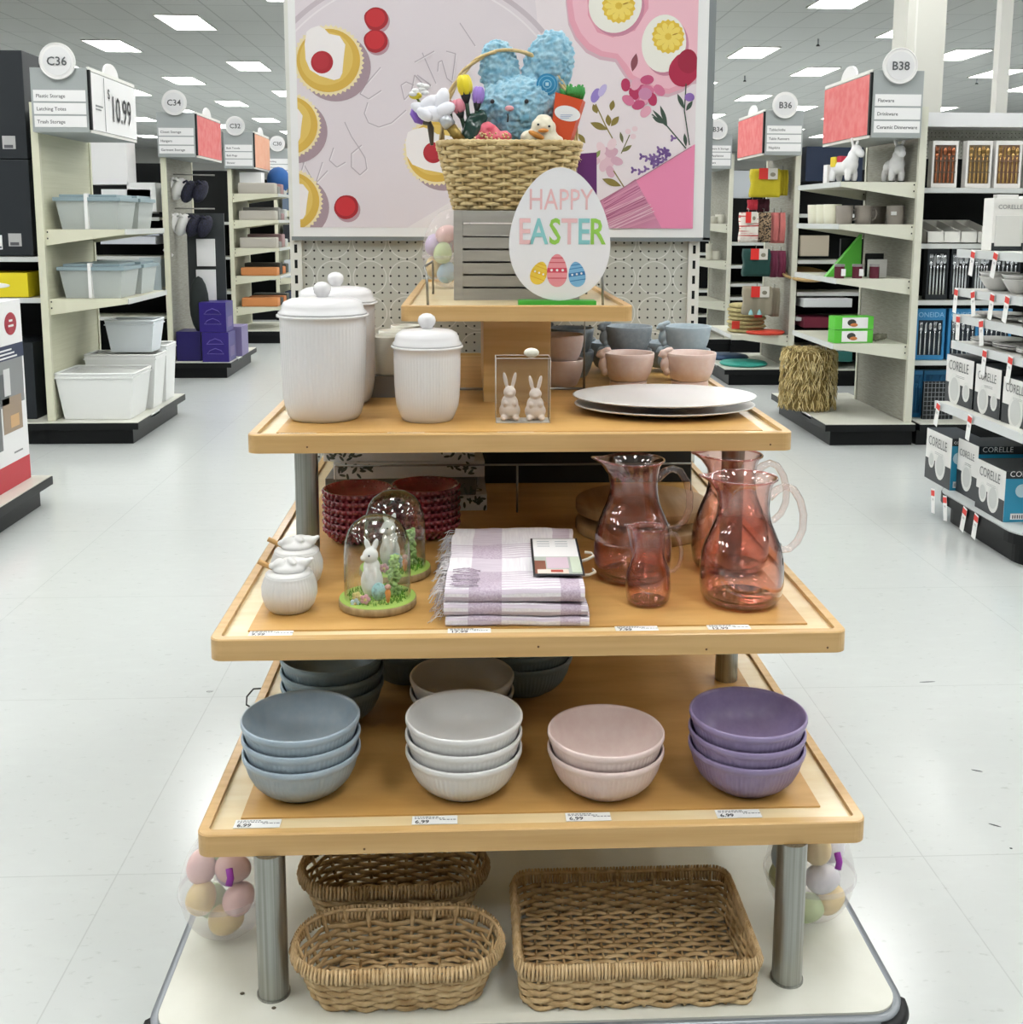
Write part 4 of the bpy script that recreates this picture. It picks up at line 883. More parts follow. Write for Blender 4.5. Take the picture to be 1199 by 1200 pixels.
def ell(cx, cy, rx, ry, rot=0, n=36, jag=0, amp=0, seed_=0):
    out = []
    for k in range(n):
        a = 2*pi*k/n; m_ = 1+(amp*((k % 2)*2-1) if jag else 0)+(.07*noise.noise(Vector((cos(a)*1.4+seed_, sin(a)*1.4, seed_))) if seed_ else 0)
        x, y = rx*m_*cos(a), ry*m_*sin(a); out.append((cx+x*cos(rot)-y*sin(rot), cy+x*sin(rot)+y*cos(rot)))
    return out
def strip(pts, w, col):
    for i in range(len(pts)-1):
        (a, b), (c_, d) = pts[i], pts[i+1]; L_ = math.hypot(c_-a, d-b) or 1; nx, ny = -(d-b)/L_*w/2, (c_-a)/L_*w/2
        shp([(a+nx, b+ny), (c_+nx, d+ny), (c_-nx, d-ny), (a-nx, b-ny)], col)
shp([(ix0, izb), (ix1, izb), (ix1, izt), (ix0, izt)], '#e3dae0', px=False)
shp([(610, -160), (830, -160), (830, 290), (590, 290), (640, 120)], '#ece2e6')
shp([(455, 280), (640, 170), (640, 290)], '#ebe5e7')
def arc(cx, cy, r0, r1, a0, a1, col, n=40):
    shp([(cx+r1*cos(rad(a0+(a1-a0)*k/n)), cy+r1*sin(rad(a0+(a1-a0)*k/n))) for k in range(n+1)]+[(cx+r0*cos(rad(a1+(a0-a1)*k/n)), cy+r0*sin(rad(a1+(a0-a1)*k/n))) for k in range(n+1)], col)
arc(485, 165, 195, 201, 215, 320, '#c9bdc5'); arc(485, 165, 188, 190, 215, 320, '#efe8ec')
# raised lettering
G1, G2 = '#bfb4bd', '#efe9ed'
for ln in ([(447, 106), (432, 116), (422, 110), (428, 100), (446, 79)], [(431, 120), (427, 133), (432, 144), (444, 149), (459, 144), (476, 129)], [(485, 100), (476, 96), (470, 100), (474, 117), (482, 108), (486, 88), (499, 102)], [(489, 88), (505, 100), (500, 104)], [(495, 62), (511, 98)], [(486, 73), (509, 60)], [(513, 84), (514, 73), (518, 71), (524, 92), (530, 97)], [(523, 60), (534, 63), (530, 94)], [(539, 27), (557, 54)], [(391, 173), (386, 188), (395, 196), (405, 190)], [(404, 143), (412, 160), (420, 172), (428, 185), (430, 198), (422, 205), (412, 196), (412, 180), (424, 170)], [(378, 190), (370, 215), (384, 200)], [(352, 185), (366, 210)], [(360, 178), (349, 215)]):
    strip([(x+.9, y+.9) for x, y in ln], 1.3, G2); strip(ln, 1.3, G1)
def cupcake(cx, cy, r, ix, iy, irx, iry, bx_, by_, br):
    shp(ell(cx+r*.22, cy+r*.2, r*1.02, r*1.0, n=40), '#a9939c'); shp(ell(cx, cy, r*1.02, r*1.02, n=88, jag=1, amp=.035), '#efe0b4'); shp(ell(cx, cy, r*.93, r*.93, n=40), '#d9b24f'); shp(ell(cx-r*.06, cy-r*.06, r*.78, r*.78, n=40), '#e3c368')
    ICE = ((140, 180), (165, 160), (210, 145), (245, 165), (270, 192), (330, 205), (362, 255), (352, 340), (345, 420), (330, 450), (298, 460), (250, 445), (215, 435), (160, 400), (135, 340), (130, 250))
    shp([(ix+(x-246)/117*irx, iy+(y-302)/158*iry) for x, y in ICE], '#f3eeee')
    if br: shp(ell(bx_, by_, br, br*1.02, 0, 28), '#b02a35'); shp(ell(bx_-br*.1, by_-br*.1, br*.75, br*.75, 0, 24), '#b9303b')
cupcake(385, 71, 40, 381, 62, 24, 32, 377.5, 73, 13); cupcake(338, 147, 37, 335, 143, 20, 25, 0, 0, 0); cupcake(340, 236, 37, 338, 232, 24, 26, 0, 0, 0); cupcake(512, 178, 38, 506, 176, 31, 27, 508, 179, 12)
for x, y, r in ((441, 22, 14), (440.5, 48, 14), (406, 243, 14.5)):
    shp(ell(x+2, y+3, r, r, 0, 24), '#b9959f'); shp(ell(x, y, r, r*.98, 0, 24, seed_=x*.1), '#a8252f'); shp(ell(x-1, y-1, r*.8, r*.78, 0, 24), '#cb3038')
# pink plate with halved eggs
pl_ = [(664, -60), (664, 0), (667, 25), (675, 43), (688, 58), (704, 66), (722, 69), (729, 80), (737, 92), (748, 98), (766, 108), (784, 110), (800, 104), (812, 95), (830, 92), (830, -60)]
shp([(x-1, y+4) for x, y in pl_], '#d9b6c2'); shp(pl_, '#e9a6b8'); shp([(670, -60), (671, 4), (674, 24), (681, 39), (691, 51), (706, 60), (724, 63), (735, 76), (742, 88), (752, 93), (768, 102), (784, 104), (799, 98), (808, 90), (830, 86), (830, -60)], '#f2bfcc')
shp([(686, -60), (689, 18), (700, 38), (718, 44), (744, 36), (760, 10), (760, -60)], '#e59cb0')
for cx, cy, rx, ry, rot, yx, yy, yr in ((721, 5, 31, 34, .3, 725, 7, 19), (778, 51, 26, 34, .12, 783, 43, 18.5)):
    shp(ell(cx+3, cy+4, rx, ry, rot), '#cf8aa0'); shp(ell(cx, cy, rx, ry, rot), '#f1efe6'); shp(ell(yx, yy, yr, yr*1.05, 0, 36, jag=1, amp=.05), '#e9c544')
    for k in range(10):
        g = 2*pi*k/10; shp(ell(yx+yr*.55*cos(g), yy+yr*.55*sin(g), yr*.36, yr*.2, g, 12), '#f5dc6c'); shp(ell(yx+yr*.45*cos(g+.3), yy+yr*.45*sin(g+.3), yr*.2, yr*.04, g+.3, 8), '#b98a26')
# botanical print
shp(ell(801, 82, 17, 20, .3, 24, seed_=2), '#b2264a'); shp(ell(806, 72, 12, 14, 0, 20, seed_=4), '#a01f3f')
for k in range(14):
    g = k*2.4; r = 2+k*1.55; shp(ell(751+r*cos(g), 111+r*1.1*sin(g), 8, 5.5, g+1, 14, seed_=k+1), ('#b93560', '#d87a9c', '#c4507a', '#e6a9bd')[k % 4])
shp(ell(756, 110, 8, 7, 0, 16, seed_=5), '#cf8db1')
def leaf(x, y, l, w, ang, col): shp([(x+l*t_*cos(ang)-w*sin(pi*t_)*sg*sin(ang), y+l*t_*sin(ang)+w*sin(pi*t_)*sg*cos(ang)) for sg in (1, -1) for t_ in ([k/8 for k in range(9)] if sg == 1 else [1-k/8 for k in range(9)])], col)
OL, DG = '#8a7a3c', '#3f5246'
strip([(698, 122), (710, 148), (722, 170)], 1.4, OL)
for x, y, l, w, g in ((700, 133, 12, 3.5, -2.0), (712, 152, 22, 4, -2.75+6.28), (714, 148, 14, 3.5, -1.7), (716, 148, 15, 3.5, -.9), (716, 130, 13, 3.2, -1.35)): leaf(x, y, l, w, g, OL)
leaf(741, 84, 22, 4, -1.35, '#8a4a55'); strip([(728, 180), (738, 158)], 1.2, '#6b6a45'); leaf(729, 178, 14, 2.5, -.6, '#7d7a4a'); leaf(730, 168, 14, 2, -1.8, '#6b6a45')
strip([(764, 134), (782, 148), (804, 174)], 1.6, DG); strip([(804, 98), (802, 130), (808, 170)], 1.4, DG)
for x, y, l, w, g in ((778, 145, 16, 2.5, -2.6), (782, 148, 26, 2.5, -1.9), (782, 148, 26, 2, -2.3), (804, 172, 16, 2.2, -1.7), (802, 128, 20, 2.5, -2.0), (804, 130, 14, 2.5, -1.0)): leaf(x, y, l, w, g, DG)
shp(ell(808, 114, 6, 5, 0, 14, seed_=3), '#8f6bb5'); shp(ell(698, 112, 5, 9, .4, 16, seed_=2), '#9a86cf'); shp(ell(706, 106, 4, 8, .5, 16, seed_=4), '#c4b7e2')
for k in range(12): g = k*2.4; r = 1.5+k*1.5; shp(ell(710+r*cos(g), 184+r*sin(g), 7.5, 5, g, 14, seed_=k+2), ('#e4c1cc', '#edd4da', '#d9aebf')[k % 3])
strip([(719, 200), (731, 219)], 1.4, OL); leaf(728, 218, 24, 4, 3.5, OL); leaf(697, 186, 12, 2.5, -1.0, '#8a9a5a'); leaf(686, 168, 14, 3, -2.2, '#8a7a3c')
for i in range(24):
    x = 738+random.uniform(0, 52); y = 208-(x-738)*.62+random.uniform(-16, 4)
    for k in range(3): shp(ell(x+2*cos(k*2.1), y+2*sin(k*2.1), 2.6, 1.5, k*2.1, 8), ('#6f5090', '#83649f')[i % 2])
for x, y in ((736, 154), (744, 151), (742, 160)): shp(ell(x, y, 3.5, 3.2, 0, 12), '#ecd3da')
# pink napkin with a frayed edge
shp([(745, 211), (809, 172), (830, 160), (830, 290), (700, 290)], '#ee8fb5'); shp([(703, 235), (745, 211), (782, 280), (700, 290)], '#d68fae')
for k in range(26):
    t_ = k/26; x = 703+(745-703)*.1+t_*6; y0 = 236+t_*40
    strip([(x, y0), (x+38+6*t_*3, y0-22+4*random.uniform(-1, 1))], random.uniform(.6, 1.4), random.choice(('#f0c6d6', '#b8668c', '#e3a3bd')))
strip([(703, 236), (745, 211.5), (810, 172)], 1.0, '#b98295')
art.build('printed_picture', po).location = -P0v
# ---------------------------------------------------------------- store shelving around the aisle
LEFTW = {1: 'right', -1: 'left'}
RAIL = mat('price_rail', '#cfd2cf', .35)
BACKP = mat('grey_pegboard', '#a5a498', .7, noise_=((12, 12, 160), '#8f8e82', 3))
def endcap(lab, sg, y0, xb, xp, shelves, tip, h=2.15, y1=None, panel=None, upm=None, deckc=None):
    """end-of-aisle unit: base, back panel facing the aisle, two uprights, cantilever shelves with tapered brackets"""
    y1 = y1 or y0+1.12; X = lambda v: sg*v; upm = upm or CREAM2
    t = thing('endcap_shelf_unit', lab, 'shelving unit', (X(xp), (y0+y1)/2, 0)); O = Vector(t.location)
    def pt(mb, n, par=None): o = mb.build(n, par or t); o.location = (-O if par is None else Vector((0, 0, 0))); return o
    pt(MB().box(X(xb+.05), X(xp+.05), y0+.05, y1-.05, 0, .105, BLACK), 'kick_base')
    pt(MB().box(X(xb), X(xp+.05), y0, y1, .1, .143, BLACK, .004), 'base_lip')
    pt(MB().box(X(xb+.005), X(xp+.05), y0+.005, y1-.005, .1432, .148, deckc or DECKM).box(X(xb), X(xb+.004), y0+.3, y0+.5, .125, .149, WHITE), 'base_deck')
    ya, yb = y0+.075, y0+.965
    if panel: pt(MB().box(X(xp+.002), X(xp+.02), ya, yb, .15, h-.02, panel), 'back_panel')
    for yy in (ya-.03, yb): pt(MB().box(X(xp-.005), X(xp+.04), yy, yy+.03, .15, h, upm), 'upright')
    for z in shelves:
        s_ = pt(MB().box(X(tip), X(xp), ya, yb, z-.025, z, upm).box(X(tip-.006), X(tip), ya, yb, z-.03, z+.004, RAIL), 'shelf')
        for yy in (ya-.002, yb):
            mb = MB().prism([(X(tip+.0), yy, z+.002), (X(xp), yy, z+.002), (X(xp), yy, z-.1), (X(tip), yy, z-.028)], (0, .004, 0), upm)
            for k in (0, 1): mb.cyl(0, 0, 0, 0, 0, upm, 3) if 0 else None
            for zz in (z-.02, z-.06): mb.box(X(xp-.02), X(xp-.012), yy-.001, yy, zz, zz+.01, BLACK2)
            b = mb.build('bracket', s_)
    return t
def run(lab, x0, x1, y0, shelves, h, depth=.5, back=BLACK2, fascia=0, base_m=BLACK, shelfm=None):
    """aisle run whose shelves face the camera; shelves: list of heights"""
    t = thing('shelving_run', lab, 'shelving unit', ((x0+x1)/2, y0+.6, 0)); O = Vector(t.location)
    def pt(mb, n): o = mb.build(n, t); o.location = -O; return o
    pt(MB().box(x0, x1, y0+.05, y0+1.1, 0, .105, base_m).box(x0, x1, y0, y0+1.15, .1, .143, BLACK), 'base'); pt(MB().box(x0, x1, y0+.0, y0+.58, .143, .15, DECKM), 'base_deck')
    pt(MB().box(x0, x1, y0+.58, y0+.62, .15, h, back), 'back_panel')
    if fascia: pt(MB().box(x0, x1, y0+.3, y0+.62, h-fascia, h, mat('fascia_white', '#e9eaec', .5)), 'fascia')
    for z in shelves: pt(MB().box(x0, x1, y0+.58-depth, y0+.58, z-.025, z-.002, shelfm or CREAM2).box(x0, x1, y0+.575-depth, y0+.58-depth, z-.032, z, RAIL), 'shelf')
    n = max(1, int(abs(x1-x0)/1.22))
    for k in range(n+1): pt(MB().box(x0+(x1-x0)*k/n-.015, x0+(x1-x0)*k/n+.015, y0+.56, y0+.6, .15, h, shelfm or CREAM2), 'upright')
    return t
DISC = mat('sign_disc_white', '#ecebea', .5); SGREY = mat('sign_grey', '#a3a9a9', .5)
def sign(lab, code, lines, sg, y0, xi, xo, zb, zt_, dc, side, ylen=.92, fold=False):
    """aisle sign box: board facing the shopper, disc with the aisle code, banner along the aisle"""
    t = thing('aisle_sign', lab, 'sign', (sg*(xi+xo)/2, y0, zb)); O = Vector(t.location); L_, R_ = min(sg*xi, sg*xo), max(sg*xi, sg*xo)
    def pt(mb, n): o = mb.build(n, t); o.location = -O; return o
    w = R_-L_
    pt(MB().box(L_, R_, y0, y0+.03, zb, zt_-.01, SGREY, .003).box(L_+.0, R_, y0+.03, y0+ylen, zb, zb+.012, SGREY).box(sg*xi-.006, sg*xi+.006, y0+.02, y0+ylen, zt_-.02, zt_, WHITEP).box(sg*xi-.006, sg*xi+.006, y0+.02, y0+ylen, zb, zb+.018, WHITEP), 'sign_box')
    mb = MB(); hh = (zt_-zb)
    for k in range(3):
        z0 = zb+.03+k*hh*.195; mb.box(L_+.014, R_-.012, y0-.003, y0, z0, z0+hh*.17, WHITE)
    pt(mb, 'category_panels')
    mb = MB()
    for k, s_ in enumerate(lines):
        mb.text(s_, (L_+.03, y0-.0035, zb+.03+(2-k)*hh*.195+hh*.055), (1, 0, 0), (0, 0, 1), .03, C('#4a4d50'), bold=.0003)
    mb.text(code, (dc[0], y0-.027, dc[1]-.025), (1, 0, 0), (0, 0, 1), .072, C('#55585b'), 'CENTER', bold=.001)
    pt(mb, 'printed_text')
    rr = .105; ring = [(dc[0]+rr*cos(2*pi*k/40), y0-.02, dc[1]+rr*sin(2*pi*k/40)) for k in range(40)]; in_ = [(dc[0]+.085*cos(2*pi*k/40), y0-.0235, dc[1]+.085*sin(2*pi*k/40)) for k in range(40)]
    pt(MB().prism(ring, (0, .02, 0), DISC).prism(in_, (0, .004, 0), C('#e3e3e4')).tube(ring, .004, DISC, 6, closed=True), 'number_disc')
    # half disc on the far side face and the banner below it
    xs = sg*(xi-.004*0); yc = y0+ylen*.5
    pt(MB().prism([(xs, yc+.15*cos(pi*k/20), zt_-.01+.085*sin(pi*k/20)) for k in range(21)], (sg*.012, 0, 0), DISC), 'side_disc')
    pt(MB().box(xs-sg*.014, xs-sg*.008, y0+.03, y0+ylen-.02, zb+.02, zt_-.03, side), 'side_banner'); pt(MB().box(xs-sg*.016, xs-sg*.0, y0+.006, y0+.028, zb+.015, zt_-.02, BLACK), 'banner_edge')
    return t
CORAL = mat('coral_banner', '#e2696a', .6, noise_=((10, 14, 14), '#e88582', 3)); PEACH = mat('peach_banner', '#eba684', .6, noise_=((10, 10, 10), '#efb595', 3))
# ---- left side
PN = mat('cream_panel', '#d6d6bd', .6, noise_=((2, 2, 90), '#cfcfb4', 2))
endcap('cream endcap shelving with plastic storage bins under the sign C36', -1, 7.0, 2.13, 2.675, (1.37, .93), 2.18, panel=PN, y1=8.18, upm=CREAM)
sign('grey aisle sign C36 with a white 10.99 price banner on its side', 'C36', ('Plastic Storage', 'Latching Totes', 'Trash Storage'), -1, 6.98, 2.335, 2.675, 1.965, 2.36, (-2.50, 2.385), WHITE, .95)
p = MB(); xb_ = -2.335+.016; p.text('$', (xb_+.003, 7.30, 2.20), (0, 1, 0), (0, 0, 1), .09, INK, bold=.001); p.text('10.99', (xb_+.003, 7.36, 2.065), (0, 1, 0), (0, 0, 1), .235, INK, sx=.82, bold=.001); p.box(xb_+.001, xb_+.003, 7.07, 7.20, 2.13, 2.14, INKG).box(xb_+.001, xb_+.003, 7.07, 7.17, 2.11, 2.118, INKG); p.box(xb_+.001, xb_+.003, 7.24, 7.245, 1.99, 2.32, INKG)
sc30 = [o for o in COL.objects if o.name == 'aisle_sign'][0]; o = p.build('price_text', sc30); o.location = -Vector(sc30.location)
FR = frosted('milky_bin_plastic', '#fbfdfb', .88, .35); FC = frosted('clear_bin_plastic', '#dbe3e1', .6, .3); LID = mat('blue_grey_lid', '#8fa3aa', .4)
def bin_(lab, x, y, z, w, d, h, m, lid=None, taper=.86, strap=False, group=None, latch=False):
    t = thing('storage_bin', lab, 'storage bin', (x, y, z), group=group); a, b = w/2, d/2; k = taper
    V = [(-a*k, -b*k, 0), (a*k, -b*k, 0), (a*k, b*k, 0), (-a*k, b*k, 0), (-a, -b, h), (a, -b, h), (a, b, h), (-a, b, h)]
    mb = MB().add(V, [(0, 3, 2, 1), (0, 1, 5, 4), (1, 2, 6, 5), (2, 3, 7, 6), (3, 0, 4, 7)], m); mb.build('bin_body', t)
    MB().tube([(x_, y_, h) for x_, y_ in rrect(-a, a, -b, b, .02, 3)], .008, m, 6, closed=True).box(-a-.004, a+.004, -b-.004, b+.004, h-.03, h-.022, m).build('rim', t) if not lid else None
    if lid: MB().box(-a-.012, a+.012, -b-.012, b+.012, h-.012, h+.012, lid, .004).box(-a*.9, a*.9, -b*.9, b*.9, h+.012, h+.03, lid, .005).build('lid', t)
    if strap: MB().box(-.014, .006, -b-.016, -b*k+.02, 0.002, h+.036, WHITE).build('strap', t)
    if latch: MB().box(a*.5, a*.72, -b-.02, -b-.005, h-.05, h+.006, C('#6d8085')).build('latch', t)
    return t
bin_('clear bin with blue-grey lid and white strap on the upper left shelf', -2.43, 7.33, 1.372, .40, .36, .19, FC, LID, strap=True)
bin_('clear bin with blue-grey lid behind the strapped upper bin', -2.40, 7.72, 1.372, .36, .34, .19, FC, LID)
bin_('clear bin with blue-grey lid and white strap on the lower left shelf', -2.43, 7.33, .932, .40, .36, .19, FC, LID, strap=True)
bin_('clear bin with blue-grey lid behind the strapped lower bin', -2.40, 7.73, .932, .36, .34, .19, FC, LID, latch=True)
bin_('large milky open storage bin nearest the front on the left base', -2.42, 7.28, .150, .50, .40, .30, FR, None, .84)
bin_('large milky open storage bin nested behind the front one', -2.38, 7.62, .150, .48, .26, .37, FR, None, .84)
bin_('large milky open storage bin at the far end of the left base', -2.30, 7.92, .150, .30, .26, .40, FR, None, .84)
bin_('small ribbed white basket bin stacked on the milky bins', -2.32, 7.66, .535, .33, .26, .215, mat('white_bin', '#e3eaef', .5), None, .82)

run('dark shelving run with black boxes at the far left edge', -9.0, -2.72, 7.0, (1.2, .94), 2.13, .5)
for i, (x, z, h) in enumerate(((-3.06, 1.205, .60), (-3.06, 1.81, .66), (-3.68, 1.205, .60), (-3.68, 1.81, .66), (-3.1, .15, .50))):
    t = thing('black_box', ('tall black storage box on the left run, lower of the right-hand pair', 'tall black storage box on the left run, upper of the right-hand pair', 'tall black storage box on the left run, lower of the outer pair', 'tall black storage box on the left run, upper of the outer pair', 'black storage box standing low on the base of the left run')[i], 'box', (x, 7.32, z))
    MB().box(-.29, .29, -.2, .2, 0, h, mat('navy_black', '#161d24', .5), .006).build('carton', t)
    if i < 4:
        mb = MB().box(.14, .22, -.203, -.2, .06, .14, C('#b9b9b9')).box(.15, .205, -.2035, -.2, .065, .085, C('#55555a')).box(.02, .10, -.203, -.2, .04, .13, WHITE).box(.025, .095, -.2035, -.2, .045, .06, C('#6a6a70')); mb.build('white_label', t)
t = thing('yellow_carton', 'bright yellow carton with a white oval label on the left run', 'carton', (-3.02, 7.3, .942))
MB().box(-.19, .21, -.2, .15, 0, .155, C('#e8d51f'), .006).build('carton', t); MB().sph((.0, -.2, .075), (.10, .002, .018), WHITE, 16).build('label', t)
# near left endcap with the vacuum cleaner carton
endcap('cream endcap shelving at the left frame edge holding a tall white carton', -1, 4.36, 2.13, 2.75, (), 2.2, panel=None, y1=5.55, upm=CREAM)
t = thing('appliance_carton', 'tall white printed carton with a red round logo at the left frame edge', 'carton', (-2.42, 5.2, .149)); mb = MB().box(-.2, .2, -.3, .3, 0, .90, WHITE); xf = .2005
mb.build('carton', t); mb = MB()
def cp(y0, y1, z0, z1, c_, d=0): mb.box(xf+d, xf+.0008+d, y0, y1, z0, z1, C(c_))
cp(-.3, .3, 0, .12, '#c2343f'); cp(-.3, .3, .62, .69, '#1e2c4d')
cp(-.3, .28, .4, .62, '#8b8d8e'); cp(-.3, .1, .41, .56, '#5c5f61', .0008); cp(.02, .24, .27, .44, '#a08c78', .0008); cp(-.3, .0, .2, .4, '#6d6f70', .0008); cp(.05, .12, .45, .58, '#d9d9d9', .0016); cp(-.12, -.02, .43, .6, '#e1e1e1', .0016); cp(.1, .2, .29, .35, '#d0a878', .0016)
mb.sph((xf+.0005, .17, .79), (.001, .07, .055), C('#a8293a'), 20).box(xf+.0016, xf+.0024, .14, .20, .775, .785, WHITE).box(xf+.0016, xf+.0024, .15, .19, .80, .81, WHITE)
mb.build('printed_panels', t); mb = MB()
for k in range(3): mb.box(xf+.001, xf+.002, .0, .16+.03*k, .664-.018*k, .672-.018*k, WHITE)
mb.box(xf+.001, xf+.002, .12, .22, .16, .168, INKG); mb.build('printed_text', t)
# C34 and its run
def boxat(Y, x0, x1, y0, y1, dep, name, lab, cat, m, bev=0, floor_z=None, grp=None):
    a = aty(x0, y1, Y); b = aty(x1, y0, Y); z0 = a.z if floor_z is None else floor_z
    o = MB().box(a.x, b.x, 0, dep, 0, max(.005, b.z-z0), m, bev)
    c_ = (a.x+b.x)/2; o.v = [(v[0]-c_, v[1], v[2]) for v in o.v]
    return tag(o.build(name, loc=(c_, Y, z0)), lab, cat, grp)
run('shelving run with white housewares between the signs C36 and C34', -8.0, -2.80, 9.98, (.55, .82, 1.1, 1.45), 1.95, .45)
for i, (a, b, c_, d, m, lab) in enumerate(((100, 148, 166, 216, WHITE, 'large white carton with a grey arc on the left far run'), (150, 182, 214, 248, C('#eef0ef'), 'white carton standing right of the large white one on the far run'), (120, 176, 222, 250, C('#e7e9ea'), 'white bin with a dark latch on the far run'), (150, 186, 268, 276, C('#c9cedb'), 'upper pale lilac flat box on the far left run'), (118, 182, 277, 286, C('#d7dae2'), 'lower pale lilac flat box on the far left run'), (165, 188, 302, 345, C('#b3c0c4'), 'blue-grey drawer unit on the far left run'))):
    boxat(10.1, a, b, c_, d, .25, 'carton', lab, 'carton', m)
endcap('cream endcap shelving with hanging slippers and purple boxes under the sign C34', -1, 9.95, 2.17, 2.70, (), 2.3, panel=BACKP, y1=11.15, upm=CREAM)
sign('grey aisle sign C34 with a coral banner on its side', 'C34', ('Closet Storage', 'Hangers', 'Garment Storage'), -1, 9.93, 2.41, 2.74, 1.975, 2.37, (-2.575, 2.44), CORAL, .98)
PURPX = mat('purple_carton', '#2f1f78', .4)
def purple(lab, x, y, z, w, d, h, deco=True, m=None):
    t = thing('purple_box', lab, 'box', (x, y, z)); MB().box(-w/2, w/2, -d/2, d/2, 0, h, m or PURPX, .004).build('carton', t)
    if deco:
        mb = MB()
        for k in (.35, .68):
            zz = h*k; mb.tube([(-w*.32, -d/2-.002, zz-.02), (-w*.2, -d/2-.002, zz+.012), (0, -d/2-.002, zz+.03), (w*.2, -d/2-.002, zz+.012), (w*.32, -d/2-.002, zz-.02), (-w*.32, -d/2-.002, zz-.02)], .004, C('#6a5cb0'), 5)
        mb.build('hanger_print', t)
        MB().box(w/2, w/2+.001, -d*.3, d*.3, h*.15, h*.5, C('#6f6192')).build('side_print', t)
    return t
purple('purple hanger box, bottom of the stack of two in the left aisle', -2.31, 10.12, .149, .24, .3, .27); purple('purple hanger box, top of the stack of two in the left aisle', -2.325, 10.12, .421, .24, .3, .27)
purple('dark purple box on the base left of the stacked pair', -2.57, 10.2, .149, .22, .3, .27, False, C('#231a5e', .4)); purple('lilac printed box behind the stacked purple boxes', -2.26, 10.55, .149, .2, .3, .28, False, C('#7d73a0'))
def at3(x, y, Y): p = aty(x, y, Y); return Vector((p.x, Y, p.z))
for i, (px, py, m, lab) in enumerate(((198, 218, 'w', 'white slipper pair hanging first on the upper hook'), (209, 219, 'w', 'white slipper pair hanging second on the upper hook'), (221, 222, 'k', 'black slipper pair hanging third on the upper hook'), (235, 222, 'k', 'black slipper pair hanging last on the upper hook'), (203, 260, 'w', 'white slipper pair hanging first on the lower hook'), (214, 261, 'w', 'white slipper pair hanging second on the lower hook'), (227, 262, 'k', 'dark patterned slipper pair hanging third on the lower hook'), (240, 263, 'k', 'dark patterned slipper pair hanging last on the lower hook'))):
    p = at3(px, py, 10.25); mt = mat('slipper_white', '#e9e9e6', .8) if m == 'w' else mat('slipper_black', '#15161e', .8, noise_=((60, 60, 60), '#2b2c45', 3))
    t = thing('slipper_pair', lab, 'slippers', p); MB().sph((0, 0, -.02), (.06, .10, .11), mt, 14, Matrix.Rotation(rad(25), 4, 'Y')).build('slipper', t); MB().tube([(-.03, -.05, .06), (.0, -.08, .075), (.05, -.05, .02)], .012, mt, 6).build('slipper_strap', t)
for py, lab in ((212, 'upper chrome peg hook holding the hanging slippers'), (252, 'lower chrome peg hook holding the hanging slippers')):
    p = at3(198, py, 10.25); q = at3(246, py, 10.25); tag(MB().tube([(0, 0, .06), (q.x-p.x, .2, .06)], .006, WIRE, 6).build('peg_hook', loc=p), lab, 'hook')
boxat(10.3, 231, 251, 280, 312, .03, 'white_board', 'white flat board hanging above the long white one in the left aisle', 'board', WHITE)
boxat(10.3, 231, 252, 316, 352, .03, 'white_board', 'long white board hanging above the stacked purple boxes', 'board', WHITE); boxat(10.34, 222, 262, 250, 352, .02, 'display_board', 'dark display board behind the hanging white boards', 'board', C('#33383a'))
p = at3(233, 357, 10.1); tag(MB().sph((0, 0, 0), (.09, .06, .26), C('#1d2423', .8), 16).build('black_bag', loc=(p.x, 10.12, p.z)), 'black garment bag standing left of the stacked purple boxes', 'bag')
p = at3(197, 296, 10.1); tag(MB().box(-.05, .05, 0, .01, -.012, .012, WHITE, M=Matrix.Rotation(rad(35), 4, 'Y')).build('shelf_flag', loc=p), 'small tilted white shelf flag on the C34 upright', 'flag')
# C36, C38 and farther aisles
endcap('cream endcap shelving with plaid and orange goods under the third left sign', -1, 12.75, 2.14, 2.72, (.42, .78, 1.1, 1.42, 1.72), 2.2, panel=PN, y1=13.95, upm=CREAM)
sign('grey aisle sign, third on the left, with a peach banner', 'C32', ('Bath Towels', 'Bath Rugs', 'Shower'), -1, 12.75, 2.45, 2.78, 2.0, 2.42, (-2.64, 2.47), PEACH, .98)
rnd_cols = ['#6b5a46', '#c77a45', '#3b3d3a', '#a8a49a', '#8b4a4f', '#d9d4c8', '#4f5b52', '#b5683a', '#2e3440', '#9aa0a0']
for i, z in enumerate((.42, .78, 1.1, 1.42, 1.72)):
    for j in range(4):
        y = 12.95+j*.22; h = random.uniform(.07, .16); c_ = (('#d18a52', '#3b3a34', '#c77a45', '#4d4f48') if i < 2 else ('#b9b4aa', '#8d8c88', '#a9898a', '#c9cbc8'))[j]
        nm = ('striped textile', 'folded towel', 'patterned bundle', 'rolled mat')[j]
        tag(MB().box(-.22, .2, -.09, .09, 0, h, C(c_, .8), .02).build('folded_textile', loc=(-2.44, y, z+.001)), f'{nm} on the {("lowest", "second", "third", "fourth", "top")[i]} shelf of the third left endcap', 'textile')
boxat(12.9, 281, 306, 202, 216, .2, 'white_carton', 'small white carton on top of the third left endcap', 'carton', WHITE)
